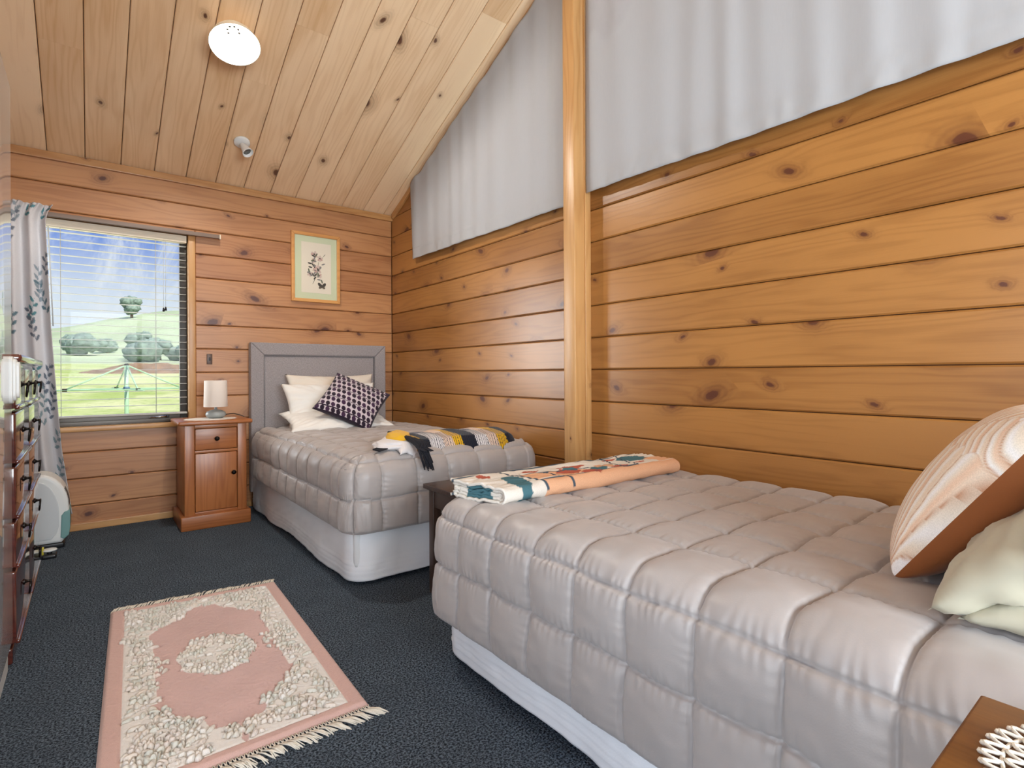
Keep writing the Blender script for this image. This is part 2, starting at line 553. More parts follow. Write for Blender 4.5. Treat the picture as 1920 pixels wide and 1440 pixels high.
def carpet():
    m, t, b = newmat('blue_grey_carpet')
    co = nd(t, 'ShaderNodeTexCoord').outputs['Object']
    n = nd(t, 'ShaderNodeTexNoise', {'Vector': co, 'Scale': 165.0, 'Detail': 3.0, 'Roughness': 0.7}).outputs[0]
    n2 = nd(t, 'ShaderNodeTexNoise', {'Vector': co, 'Scale': 6.0, 'Detail': 2.0}).outputs[0]
    v = nd(t, 'ShaderNodeTexVoronoi', {'Vector': co, 'Scale': 240.0}).outputs['Distance']
    c = mixc(t, sstep(t, n, 0.40, 0.62), lin(28, 35, 43), lin(112, 126, 140))
    c = mixc(t, sstep(t, n2, 0.3, 0.7, 0.0, 0.25), c, lin(58, 66, 76))
    t.links.new(c, b.inputs['Base Color'])
    b.inputs['Roughness'].default_value = 0.95
    b.inputs['Specular IOR Level'].default_value = 0.1
    h = mth(t, 'SUBTRACT', n, mth(t, 'MULTIPLY', v, 0.6))
    bn = nd(t, 'ShaderNodeBump', {'Strength': 0.9, 'Distance': 0.006, 'Height': h})
    t.links.new(bn.outputs[0], b.inputs['Normal'])
    return m


CARPET = carpet()
# ------------------------------------------------------------------ the room
XL, YR = -2.95, -6.40            # left wall, rear wall (right wall x = 0, back wall y = 0)
PB, Z0 = 0.17, -0.0115           # board pitch, height of the first joint
RIDGE = -3.2
SL = 0.42
CZ = 2.385


def ceil_z(y):
    return CZ + SL * (-y if y > RIDGE else (y - 2 * RIDGE))


def frame(o, ux, uy):
    ux, uy = Vector(ux).normalized(), Vector(uy).normalized()
    uz = ux.cross(uy)
    o = Vector(o)
    return Matrix(((ux.x, uy.x, uz.x, o.x), (ux.y, uy.y, uz.y, o.y), (ux.z, uy.z, uz.z, o.z), (0, 0, 0, 1)))


def board(parent, mat, M, pts, T=0.022, bev=0.006, name='board', long_only=False):
    """plank with its face at local z = 0; pts outline it in local x (along) and y (across)"""
    b = B().prism(pts, Matrix.Translation((0, 0, -T)), T, bev, 1, long_only)
    return obj(name, b.mesh(name), mat, parent, M)


def rect(x0, x1, y0, y1):
    return [(x0, y0), (x1, y0), (x1, y1), (x0, y1)]


G = 0.0018
bf = B().box(XL - 0.15, 0.15, YR - 0.15, 0.15, -0.12, 0.0)
floor = tag(bf.build('floor', CARPET), 'dark blue grey carpet covering the whole bedroom floor', 'floor', kind='structure')

# --- back wall with window opening
WX0, WX1, WZ0, WZ1 = -2.70, -1.520, 0.640, 2.005
bk = B()
bk.box(XL - 0.15, WX0, 0.022, 0.15, 0, 2.45).box(WX1, 0.15, 0.022, 0.15, 0, 2.45)
bk.box(WX0, WX1, 0.022, 0.15, 0, WZ0).box(WX0, WX1, 0.022, 0.15, WZ1, 2.45)
wall_back = tag(bk.build('wall_back', DARKPINE), 'back wall of horizontal varnished pine boards around the window', 'wall', kind='structure')
for i in range(15):
    za, zb = max(0.0, Z0 + PB * i), min(2.40, Z0 + PB * (i + 1))
    spans = [(XL, 0.0)]
    if zb > WZ0 + 0.005 and za < WZ1 - 0.005:
        if za < WZ0 or zb > WZ1:                 # board partly beside the opening
            lo, hi = (za, WZ0) if za < WZ0 else (WZ1, zb)
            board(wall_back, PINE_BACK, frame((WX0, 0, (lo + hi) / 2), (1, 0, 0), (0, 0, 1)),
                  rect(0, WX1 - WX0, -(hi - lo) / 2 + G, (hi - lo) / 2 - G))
        spans = [(XL, WX0), (WX1, 0.0)]
    for a, b_ in spans:
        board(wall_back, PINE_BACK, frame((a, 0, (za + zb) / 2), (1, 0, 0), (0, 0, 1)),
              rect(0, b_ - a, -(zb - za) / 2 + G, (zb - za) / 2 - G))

# --- right wall (gable end) with two glazed gable openings behind the curtains
W2 = (-0.50, -2.30)
W3 = (-2.45, -4.75)
NB = 12
ZG = Z0 + PB * NB
MR = frame((0.022, 0, 0), (0, -1, 0), (0, 0, 1))      # local x = -Y, local y = Z, z towards the room


def MRd(d):
    return frame((0.022 + d, 0, 0), (0, -1, 0), (0, 0, 1))


wr = B()
wr.prism(rect(-0.15, 6.55, 0, ZG), MRd(0.10), 0.10)
wr.prism([(-0.02, ZG), (0.50, ZG), (0.50, ceil_z(-0.5) + 0.04), (-0.02, CZ + 0.04)], MRd(0.10), 0.10)
wr.prism([(2.30, ZG), (2.45, ZG), (2.45, ceil_z(-2.45) + 0.04), (2.30, ceil_z(-2.30) + 0.04)], MRd(0.10), 0.10)
wr.prism([(4.75, ZG), (6.42, ZG), (6.42, ceil_z(-6.4) + 0.04), (4.75, ceil_z(-4.75) + 0.04)], MRd(0.10), 0.10)
wr.prism([(0.5, ceil_z(-0.5) - 0.06), (2.3, ceil_z(-2.3) - 0.06), (2.3, ceil_z(-2.3) + 0.04), (0.5, ceil_z(-0.5) + 0.04)], MRd(0.10), 0.10)
wr.prism([(2.45, ceil_z(-2.45) - 0.06), (3.2, ceil_z(-3.2) - 0.06), (3.2, ceil_z(-3.2) + 0.04), (2.45, ceil_z(-2.45) + 0.04)], MRd(0.10), 0.10)
wr.prism([(3.2, ceil_z(-3.2) - 0.06), (4.75, ceil_z(-4.75) - 0.06), (4.75, ceil_z(-4.75) + 0.04), (3.2, ceil_z(-3.2) + 0.04)], MRd(0.10), 0.10)
wall_right = tag(wr.build('wall_right', DARKPINE), 'gable wall of knotty pine boards beside both beds', 'wall', kind='structure')
for i in range(NB):
    za, zb = max(0.0, Z0 + PB * i), Z0 + PB * (i + 1)
    for a, b_ in ((0.0, 2.36), (2.36, 6.4)):
        board(wall_right, PINE, frame((0, -a, (za + zb) / 2), (0, -1, 0), (0, 0, 1)),
              rect(0, b_ - a, -(zb - za) / 2 + G, (zb - za) / 2 - G))
for i in range(NB, 17):
    za = Z0 + PB * i
    zb = za + PB
    for y0, y1 in ((0.0, 0.50), (4.75, 6.4)):
        pts = []
        n = 8
        for k in range(n + 1):                     # lower edge, then the roof-cut upper edge
            yy = y0 + (y1 - y0) * k / n
            if ceil_z(-yy) - 0.01 > za:
                pts.append((yy, za + G))
        up = []
        for k in range(n, -1, -1):
            yy = y0 + (y1 - y0) * k / n
            if ceil_z(-yy) - 0.01 > za:
                up.append((yy, min(zb, ceil_z(-yy) + 0.005) - G))
        if len(pts) > 1:
            o0 = (za + zb) / 2
            P_ = [(p[0] - y0, p[1] - o0) for p in pts + up]
            board(wall_right, PINE, frame((0, -y0, o0), (0, -1, 0), (0, 0, 1)), P_, bev=0.003)

# --- left wall with an assumed glazed double door behind the camera
DY0, DY1, DZ1 = -6.05, -3.60, 2.12
wl = B()
wl.box(XL - 0.12, XL - 0.022, DY1, 0.15, 0, 2.45).box(XL - 0.12, XL - 0.022, YR - 0.15, DY0, 0, 2.45)
wl.prism([(0.15, DZ1), (6.55, DZ1), (6.55, 2.36), (3.2, ceil_z(-3.2) + 0.05), (-0.15, 2.36)], frame((XL - 0.12, 0, 0), (0, -1, 0), (0, 0, 1)), -0.098 + 0.196)
wall_left = tag(wl.build('wall_left', DARKPINE), 'left wall of pine boards with an assumed glazed double door', 'wall', kind='structure')
for i in range(22):
    za, zb = max(0.0, Z0 + PB * i), Z0 + PB * (i + 1)
    spans = [(YR, 0.0)]
    if za < DZ1 - 0.01:
        spans = [(YR, DY0), (DY1, 0.0)]
    else:
        if za > 2.40:
            yy = (za - CZ) / SL
            if yy > 3.15:
                continue
            spans = [(2 * RIDGE + yy, -yy)]
    for a, b_ in spans:
        board(wall_left, PINE, frame((XL, a, (za + zb) / 2), (0, 1, 0), (0, 0, 1)), rect(0, b_ - a, -(zb - za) / 2 + G, (zb - za) / 2 - G))

# --- rear wall with an assumed window
RX0, RX1, RZ0, RZ1 = -2.40, -0.50, 0.80, 2.10
wf = B()
wf.box(XL - 0.15, RX0, YR - 0.15, YR - 0.022, 0, 2.45).box(RX1, 0.15, YR - 0.15, YR - 0.022, 0, 2.45)
wf.box(RX0, RX1, YR - 0.15, YR - 0.022, 0, RZ0).box(RX0, RX1, YR - 0.15, YR - 0.022, RZ1, 2.45)
wall_front = tag(wf.build('wall_front', DARKPINE), 'rear wall of pine boards around an assumed wide window', 'wall', kind='structure')
for i in range(15):
    za, zb = max(0.0, Z0 + PB * i), min(2.40, Z0 + PB * (i + 1))
    spans = [(XL, 0.0)]
    if zb > RZ0 and za < RZ1:
        spans = [(XL, RX0), (RX1, 0.0)]
    for a, b_ in spans:
        board(wall_front, PINE, frame((b_, YR, (za + zb) / 2), (-1, 0, 0), (0, 0, 1)), rect(0, b_ - a, -(zb - za) / 2 + G, (zb - za) / 2 - G))

# --- ceiling: two slopes of boards running up to the ridge
cs = math.hypot(1, SL)
cb = B()
for sgn in (0, 1):
    if sgn == 0:
        pts = [(-0.35, CZ - 0.35 * SL), (3.2, CZ + 3.2 * SL)]
    else:
        pts = [(3.2, CZ + 3.2 * SL), (6.75, CZ - 0.35 * SL)]
    (ya, z_a), (yb, z_b) = pts
    cb.prism([(ya, z_a + 0.024), (yb, z_b + 0.024), (yb, z_b + 0.13), (ya, z_a + 0.13)],
             frame((0.7, 0, 0), (0, -1, 0), (0, 0, 1)), 4.1)  # runs past the gable, an added unseen overhang to keep sun off
ceiling = tag(cb.build('ceiling', DARKPINE), 'sloping ceiling of long knotty pine boards', 'ceiling', kind='structure')
slope_len = 3.2 * cs
joints = [0.0, -0.080 - 0.0] + [-0.080 - 0.1868 * k for k in range(1, 16)]
cut = {3: [1.75], 1: [1.95], 6: [1.44], 7: [0.98], 11: [1.30], 9: [2.3], 13: [1.2], 4: [2.6], 2: [2.7], 12: [0.85]}
for k in range(len(joints) - 1):
    xa, xb = joints[k], max(joints[k + 1], XL)
    if xa <= XL:
        break
    cuts = [0.0] + cut.get(k, []) + [slope_len]
    for c0, c1 in zip(cuts[:-1], cuts[1:]):
        M = frame((xa, -c0 / cs, CZ + SL * c0 / cs), (0, -1, SL), (-1, 0, 0))
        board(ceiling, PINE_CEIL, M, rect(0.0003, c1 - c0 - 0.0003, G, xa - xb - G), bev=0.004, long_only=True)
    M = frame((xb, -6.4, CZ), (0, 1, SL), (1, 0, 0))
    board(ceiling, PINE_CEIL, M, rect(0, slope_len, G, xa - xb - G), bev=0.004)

# --- trims: eave moulding, gable moulding, skirting, post
M = frame((XL, 0, 0), (1, 0, 0), (0, 0, 1))
tr = B().prism(rect(0, -XL, 2.337, 2.386), Matrix(), 0.026, 0.004, 2)
trim_1 = tag(obj('trim_1', tr.mesh('trim_1'), PINE_TRIM, None, M), 'narrow pine moulding where the back wall meets the ceiling', 'moulding', kind='structure')
tg = B().prism(rect(0.03, 3.2 * cs, -0.045, 0.0), Matrix(), 0.018, 0.003, 2)
trim_3 = tag(obj('trim_3', tg.mesh('trim_3'), PINE_TRIM, None, frame((0, 0, CZ), (0, -1, SL), (0, SL, 1))), 'sloping pine moulding along the top of the gable wall', 'moulding', kind='structure')
sk = B().prism(rect(0, -XL - 0.02, 0.0, 0.045), Matrix(), 0.016, 0.004, 2)
obj_sk = obj('baseboard_back', sk.mesh('baseboard_back'), PINE_TRIM, None, frame((XL, 0, 0), (1, 0, 0), (0, 0, 1)))
tag(obj_sk, 'low pine skirting along the foot of the back wall', 'skirting', kind='structure')
sk = B().prism(rect(0.02, 6.4, 0.0, 0.045), Matrix(), 0.016, 0.004, 2)
obj_sk = obj('baseboard_right', sk.mesh('baseboard_right'), PINE_TRIM, None, frame((0, 0, 0), (0, -1, 0), (0, 0, 1)))
tag(obj_sk, 'low pine skirting along the foot of the gable wall', 'skirting', kind='structure')

post = thing('trim_2', 'square pine post standing against the gable wall between the white curtains', 'post', (-0.06, -2.37, 0), kind='structure')
# grain runs up the post: local x = Z
pb = B().box(0, ceil_z(-2.33) + 0.0, -0.042, 0.042, -0.037, 0.037, 0.004)
obj('post_front', pb.mesh('post_front'), PINE_TRIM, post, frame((-0.077, -2.368, 0), (0, 0, 1), (0, 1, 0)))
pb = B().box(0, ceil_z(-2.33) - 0.0, -0.046, 0.046, -0.021, 0.021, 0.003)
obj('post_back', pb.mesh('post_back'), PINE_TRIM, post, frame((-0.020, -2.372, 0), (0, 0, 1), (0, 1, 0)))

# --- window 1 (back wall)
win = thing('window_1', 'bronze framed window above the pine sill with a blind and a view of fields', 'window', (-2.11, 0.07, 0.64), kind='structure')
for nm, bx in (('stile', (-2.70, -2.655)), ('stile', (-1.608, -1.563))):
    B().box(bx[0], bx[1], 0.066, 0.104, 0.66, 1.985, 0.002).build(nm, BRONZE2, win)
B().box(-2.655, -1.608, 0.066, 0.104, 0.66, 0.722, 0.002).build('bottom_rail', BRONZE, win)
B().box(-2.70, -1.563, 0.050, 0.066, 0.655, 0.690, 0.002).build('lower_rail', BRONZE, win)
B().box(-2.655, -1.608, 0.066, 0.104, 1.935, 1.985, 0.002).build('top_rail', BRONZE2, win)
B().box(-2.66, -1.60, 0.084, 0.088, 0.70, 1.95).build('pane', GLASS, win)
pj = B().box(0, 1.345, -0.060, 0.060, -0.0215, 0.0215, 0.003)
obj('jamb', pj.mesh('jamb'), PINE_TRIM, win, frame((-1.5415, 0.048, 0.66), (0, 0, 1), (0, 1, 0)))
obj('jamb', pj.mesh('jamb'), PINE_TRIM, win, frame((-2.7215, 0.048, 0.66), (0, 0, 1), (0, 1, 0)))
ps = B().box(0, 1.20, -0.072, 0.072, -0.016, 0.016, 0.004)
obj('window_sill', ps.mesh('window_sill'), PINE_TRIM, win, frame((-2.72, 0.046, 0.646), (1, 0, 0), (0, 1, 0)))
ph = B().box(0, 1.20, -0.062, 0.062, -0.012, 0.012, 0.003)
obj('window_head', ph.mesh('window_head'), PINE_TRIM, win, frame((-2.72, 0.048, 1.993), (1, 0, 0), (0, 1, 0)))
la = B()
la.box(-1.700, -1.676, 0.040, 0.064, 0.694, 0.712, 0.004)
lat = la.build('latch', BLACKPL, win)
B().tube([(-1.69, 0.040, 0.704), (-1.73, 0.034, 0.702), (-1.79, 0.036, 0.698)], [0.006, 0.006, 0.004], 8).build('latch_lever', CHROME, lat)

# --- gable windows behind the curtains
for n, (ya, yb) in ((2, W2), (3, W3)):
    w = thing('window_%d' % n, 'gable window behind the %s white curtain' % ('smaller slanting' if n == 2 else 'larger'), 'window', (0.08, ya, ZG), kind='structure')
    fr = B()
    nseg = 2 if n == 3 else 1
    ys = [ya, RIDGE, yb] if n == 3 else [ya, yb]
    B().box(0.05, 0.10, yb, ya, ZG, ZG + 0.05).build('bottom_rail', BRONZE2, w)
    for yy in (ya - 0.0225, (ya + yb) / 2, yb + 0.0225):
        B().box(0.05, 0.10, yy - 0.0225, yy + 0.0225, ZG + 0.05, ceil_z(yy) - 0.085).build('stile', BRONZE2, w)
    pl = [(-ya, ZG + 0.04), (-yb, ZG + 0.04), (-yb, ceil_z(yb) - 0.05)] + ([(3.2, ceil_z(-3.2) - 0.05)] if n == 3 else []) + [(-ya, ceil_z(ya) - 0.05)]
    B().prism(pl, frame((0.077, 0, 0), (0, -1, 0), (0, 0, 1)), 0.004).build('pane', GLASS, w)

# --- glazed left door and rear window, assumed behind the camera to admit fill light
d1 = thing('assumed_door', 'assumed glazed double door in the left wall behind the wardrobe', 'door', (XL - 0.06, (DY0 + DY1) / 2, 0), kind='structure')
for a, b_ in ((DY0, DY0 + 0.08), ((DY0 + DY1) / 2 - 0.06, (DY0 + DY1) / 2 + 0.06), (DY1 - 0.08, DY1)):
    B().box(XL - 0.09, XL - 0.04, a, b_, 0.0, DZ1, 0.003).build('stile', BRONZE2, d1)
B().box(XL - 0.09, XL - 0.04, DY0 + 0.08, DY1 - 0.08, 0, 0.09).build('bottom_rail', BRONZE2, d1)
B().box(XL - 0.09, XL - 0.04, DY0 + 0.08, DY1 - 0.08, DZ1 - 0.08, DZ1).build('top_rail', BRONZE2, d1)
B().box(XL - 0.067, XL - 0.063, DY0 + 0.05, DY1 - 0.05, 0.06, DZ1 - 0.05).build('pane', GLASS, d1)
w4 = thing('window_4', 'assumed wide window in the rear wall', 'window', ((RX0 + RX1) / 2, YR - 0.06, RZ0), kind='structure')
for a, b_ in ((RX0, RX0 + 0.05), ((RX0 + RX1) / 2 - 0.03, (RX0 + RX1) / 2 + 0.03), (RX1 - 0.05, RX1)):
    B().box(a, b_, YR - 0.09, YR - 0.04, RZ0, RZ1, 0.003).build('stile', BRONZE2, w4)
for a, b_ in ((RZ0, RZ0 + 0.05), (RZ1 - 0.05, RZ1)):
    B().box(RX0 + 0.05, RX1 - 0.05, YR - 0.09, YR - 0.04, a, b_).build('rail', BRONZE2, w4)
B().box(RX0 + 0.03, RX1 - 0.03, YR - 0.067, YR - 0.063, RZ0 + 0.03, RZ1 - 0.03).build('pane', GLASS, w4)
# ------------------------------------------------------------------ beds
def comforter(name, x0, x1, yh, yf, zt, r, hem, xl, tl, rows, right_drop, puff, seed, lump=0.0, foot_rows=None):
    """quilted bedspread: x0/x1 outer sides, yh head end, yf outer foot end, zt top; xl/tl stitch lines on top, rows stitch rows down the sides"""
    foot_rows = foot_rows or rows
    q = r * math.pi / 2

    def prof(m):
        ph = np.clip(m, 0, q) / r
        h = r * np.sin(ph) + np.where(m > q, 0.012 * np.clip((m - q) / 0.3, 0, 1), 0)
        d = r * (1 - np.cos(ph)) + np.clip(np.minimum(m, ml) - q, 0, None)
        return h - np.clip(m - ml, 0, None), d          # past the hem the cloth turns under
    ml = q + hem - r
    mr = q + right_drop - r
    tu = 0.03
    step = 0.0046
    S = np.concatenate([np.arange(x0 + r - ml - tu, x1 - r + mr, step), [x1 - r + mr]])
    T = np.concatenate([np.arange(yh, yf + r - ml - tu, -step), [yf + r - ml - tu]])
    s, t = np.meshgrid(S, T, indexing='ij')
    aL = np.clip((x0 + r) - s, 0, None)
    aR = np.clip(s - (x1 - r), 0, None)
    a = aL + aR
    sx = np.where(aL > 0, -1.0, 1.0)
    b = np.clip((yf + r) - t, 0, None)
    m = np.maximum(a, b)
    th = np.arctan2(b, np.maximum(a, 1e-9))
    h, d = prof(m)
    X_ = np.clip(s, x0 + r, x1 - r) + sx * h * np.cos(th) * (a > 0)
    Y_ = np.clip(t, yf + r, None) - h * np.where(a > 0, np.sin(th), 1.0) * (b > 0)
    Z_ = zt - d
    # long soft sag and lumps
    Z_ = Z_ + 0.006 * vnoise(s * 3 + seed, t * 3, seed) * (m < 0.1)
    Pn = np.stack([X_, Y_, Z_], -1)
    # distance to stitch lines
    corner = (a > 0) & (b > 0)

    def cells(x, lines):
        lines = np.sort(np.array(lines))
        k = np.clip(np.searchsorted(lines, x), 1, len(lines) - 1)
        lo, hi = lines[k - 1], lines[k]
        w = hi - lo
        return np.clip(np.minimum(x - lo, hi - x), 0, None), w
    wob = 0.006 * vnoise(t * 9 + 3, s * 9, seed)
    wob2 = 0.006 * vnoise(s * 9 + 7, t * 9, seed + 3)
    side_rows = [x0 + r - v for v in rows] + [x0 + r - ml]
    right_rows = [x1 - r + v for v in rows if v < mr] + [x1 - r + mr + 0.05]
    ds, ws = cells(s + wob, side_rows + list(xl) + right_rows)
    foot_l = [yf + r - v for v in foot_rows] + [yf + r - ml]
    dt, wt_ = cells(t + wob2, foot_l + list(tl) + [yh + 0.25])
    rm, wm = cells(m + wob, [0.0 - 0.15] + list(rows) + [ml])
    dg = np.abs(th - math.pi / 4) * np.maximum(h, 0.03) * 1.6
    ds = np.where(corner, rm, ds); ws = np.where(corner, wm, ws)
    dt = np.where(corner, np.minimum(dg, 0.07), dt); wt_ = np.where(corner, 0.14, wt_)

    def pf(dd, ww):
        x = 1 - np.clip(2 * dd / ww, 0, 1)
        return np.sqrt(np.clip(1 - x ** 2.0, 0, 1))
    H = puff * (pf(ds, ws) ** 0.6) * (pf(dt, wt_) ** 0.6)
    H = H - 0.006 * np.exp(-(ds / 0.0040) ** 2) - 0.006 * np.exp(-(dt / 0.0040) ** 2)
    # puckers running away from the seams
    pk = np.exp(-ds / 0.017) * np.sin(t * 2 * math.pi / 0.023 + 5 * vnoise(t * 25, s * 8, seed)) * np.clip(ds / 0.006, 0, 1)
    pk2 = np.exp(-dt / 0.014) * np.sin(s * 2 * math.pi / 0.025 + 5 * vnoise(s * 25, t * 8, seed + 1)) * np.clip(dt / 0.006, 0, 1)
    H = H + 0.0024 * pk + 0.0012 * pk2 + 0.0022 * vnoise(s * 16, t * 16, seed) + 0.0012 * vnoise(s * 40, t * 22, seed + 2)
    cr = vnoise(s * 7 + t * 5, t * 26 - s * 3, seed + 5)
    H = H + 0.0016 * np.clip(cr, 0.1, 1)
    N_ = normals(Pn)
    if N_[N_.shape[0] // 2, N_.shape[1] // 3, 2] < 0:
        N_ = -N_
    if lump > 0:
        H = H + lump * np.where(corner, 0.4, 1.0) * np.clip(m / 0.3, 0, 1) * vnoise(s * 2.6 + 1, t * 2.6 + 4, seed + 9)
    H = np.where(m > ml, 0.0, H * np.clip((ml - m) / 0.015 + 0.15, 0.15, 1))
    Pn = Pn + N_ * H[..., None]
    Pn[..., 0] = np.minimum(Pn[..., 0], -0.014)
    g = grid_mesh(name, Pn)
    if g.polygons[len(g.polygons) // 2].normal.z < 0:
        g.flip_normals()
    o = obj(name, g, SATIN)
    return o


def skirt(name, path, z0, z1, parent, seed, lines=3):
    """gathered valance hanging along a plan path; stitched rows above its hem"""
    path = np.array(path, float)
    seg = np.linalg.norm(np.diff(path, axis=0), axis=1)
    L_ = np.concatenate([[0], np.cumsum(seg)])
    u = np.arange(0, L_[-1], 0.012)
    px, py = np.interp(u, L_, path[:, 0]), np.interp(u, L_, path[:, 1])
    for _ in range(4):
        px[1:-1] = (px[:-2] + 2 * px[1:-1] + px[2:]) / 4
        py[1:-1] = (py[:-2] + 2 * py[1:-1] + py[2:]) / 4
    tx, ty = np.gradient(px), np.gradient(py)
    ln = np.hypot(tx, ty)
    nx, ny = ty / ln, -tx / ln
    v = np.linspace(0, 1, 44)
    uu, vv = np.meshgrid(u, v, indexing='ij')
    z = z1 + (z0 - z1) * vv
    off = (0.006 * np.sin(uu * 11 + 2 * np.sin(uu * 3)) + 0.004 * vnoise(uu * 6, vv * 2, seed)) * vv + 0.008 * vv
    hz = z - z0
    for k in range(lines):
        off += 0.0030 * np.exp(-((hz - 0.035 - 0.020 * k) / 0.005) ** 2)
    off += 0.0030 * vnoise(uu * 30, vv * 6, seed + 2) * np.exp(-((hz - 0.05) / 0.05) ** 2)
    off += 0.0022 * vnoise(uu * 13 + vv * 5, vv * 9, seed + 4)
    zz = z + 0.006 * np.sin(uu * 4.3 + seed) * vv ** 3 + 0.004 * vnoise(uu * 5, uu * 0, seed) * vv ** 3
    sg = SIGN[0]
    Pn = np.stack([px[:, None] + nx[:, None] * off * sg, py[:, None] + ny[:, None] * off * sg, zz], -1)
    o = obj(name, grid_mesh(name, Pn), SKIRT, parent)
    solidify(o, 0.003, 0)
    return o


SIGN = [1.0]


def round_corner(x, y, r, a0, a1, n=8):
    return [(x + r * math.cos(math.radians(a0 + (a1 - a0) * k / n)), y + r * math.sin(math.radians(a0 + (a1 - a0) * k / n))) for k in range(n + 1)]


def pillow(name, w, h, t, M, mat, label, cat, seed, pinch=0.10, wrinkle=0.006, colfun=None, n=46, back=None, group=None, pw=0.42, sag=0.0):
    u = np.linspace(-1, 1, n)
    a, b = np.meshgrid(u, u, indexing='ij')
    X_ = w / 2 * a * (1 - pinch * (1 - b * b) * np.abs(a) ** 2)
    Y_ = h / 2 * b * (1 - pinch * (1 - a * a) * np.abs(b) ** 2)
    e = np.clip((1 - a ** 2) * (1 - b ** 2), 0, 1) ** pw
    wr = wrinkle * vnoise(a * 3 + seed, b * 3, seed) + wrinkle * 0.6 * vnoise(a * 7 + b * 4, b * 6 - a * 3, seed + 1)
    edge = np.clip(np.minimum(1 - np.abs(a), 1 - np.abs(b)) / 0.12, 0, 1)
    cr = wrinkle * 1.3 * np.exp(-(np.minimum(1 - np.abs(a), 1 - np.abs(b)) / 0.22)) * np.sin(np.arctan2(b, a) * 26 + 4 * vnoise(a * 2, b * 2, seed))
    Zf = t / 2 * e + (wr + cr) * edge
    Zb = -t / 2 * e - (wr - cr) * edge
    bend = sag * (a ** 2)
    top = np.stack([X_, Y_, Zf - bend], -1)
    bot = np.stack([X_, Y_, Zb - bend], -1)
    V = top.reshape(-1, 3)
    idx = np.arange(n * n).reshape(n, n)
    idb = np.full((n, n), -1)
    inner = np.zeros((n, n), bool)
    inner[1:-1, 1:-1] = True
    idb[inner] = n * n + np.arange(inner.sum())
    idb[~inner] = idx[~inner]
    V = np.concatenate([V, bot[inner]])
    F1 = np.stack([idx[:-1, :-1], idx[1:, :-1], idx[1:, 1:], idx[:-1, 1:]], -1).reshape(-1, 4)
    F2 = np.stack([idb[:-1, :-1], idb[:-1, 1:], idb[1:, 1:], idb[1:, :-1]], -1).reshape(-1, 4)
    F = np.concatenate([F1, F2])
    cols = None
    if colfun is not None:
        cf = colfun((a + 1) / 2, (b + 1) / 2).reshape(-1, 3)
        cb_ = np.tile(np.array(back if back is not None else cf.mean(0)), (inner.sum(), 1))
        cols = np.concatenate([cf, cb_])
    MM = np.array(M)
    V = V @ MM[:3, :3].T + MM[:3, 3]
    o = obj(name, np_mesh(name, V, F, cols), mat)
    return tag(o, label, cat, group)


# ---- single bed under the headboard
bed1 = thing('single_bed', 'single bed with grey upholstered headboard and white valance against the back wall', 'bed', (-0.64, -1.0, 0), 'two single beds')
hb = thing  # (headboard built as parts of the bed)
hx0, hx1, hz0, hz1 = -1.175, -0.105, 0.12, 1.232
pan = B().box(hx0, hx1, -0.052, -0.004, hz0, hz1, 0.012).build('headboard', HEADB, bed1)
bw = 0.092


def frame_ring(x0, x1, z0, z1, w, ya, yb, bev):
    """mitred upholstered border in the plane y, sides and top only"""
    b = B()
    for pts in ([(x0, z0), (x0 + w, z0), (x0 + w, z1 - w), (x0, z1)],
                [(x0, z1), (x0 + w, z1 - w), (x1 - w, z1 - w), (x1, z1)],
                [(x1, z1), (x1 - w, z1 - w), (x1 - w, z0), (x1, z0)]):
        b.prism(pts[::-1], frame((0, ya, 0), (1, 0, 0), (0, 0, 1)), ya - yb, bev, 3)
    return b


frame_ring(hx0, hx1, hz0, hz1, bw, -0.050, -0.090, 0.010).build('headboard_border', HEADB, pan)
B().box(hx0 + bw + 0.006, hx1 - bw - 0.006, -0.072, -0.050, hz0 + 0.2, hz1 - bw - 0.006, 0.012).build('headboard_panel', HEADB, pan)
piping = [(hx0 + bw + 0.002, hz0 + 0.2), (hx0 + bw + 0.002, hz1 - bw - 0.002), (hx1 - bw - 0.002, hz1 - bw - 0.002), (hx1 - bw - 0.002, hz0 + 0.2)]
B().tube([(a, -0.078, b_) for a, b_ in piping], 0.004, 6).build('piping', HEADB, pan)
B().box(-1.145, -0.115, -2.00, -0.095, 0.08, 0.34, 0.02).build('base', TICK, bed1)
B().box(-1.165, -0.112, -2.02, -0.095, 0.342, 0.575, 0.05, 3).build('mattress', TICK, bed1)
for cx_, cy_ in ((-1.08, -1.92), (-0.18, -1.92), (-1.08, -0.2), (-0.18, -0.2)):
    B().lathe([(0.018, 0), (0.022, 0.01), (0.022, 0.07), (0.03, 0.082)], Matrix.Translation((cx_, cy_, 0)), 12, True).build('leg', BLACKPL, bed1)
SIGN[0] = 1.0
path = [(-1.162, -0.10), (-1.162, -1.90)] + round_corner(-1.052, -1.905, 0.11, 180, 270) + [(-0.22, -2.020)] + round_corner(-0.212, -1.92, 0.10, 270, 360) + [(-0.112, -1.0)]
skirt('valance', path, 0.022, 0.36, bed1, 3)

com1 = comforter('comforter', -1.195, -0.095, -0.30, -2.085, 0.592, 0.085, 0.330,
                 [-1.05, -0.865, -0.690, -0.505, -0.32, -0.16], [-0.42, -0.60, -0.78, -0.96, -1.14, -1.32, -1.50, -1.68, -1.86, -1.97],
                 [0.052, 0.228], 0.330, 0.023, 1.0)
tag(com1, 'taupe quilted comforter on the single bed by the headboard', 'comforter', 'taupe quilted comforters')

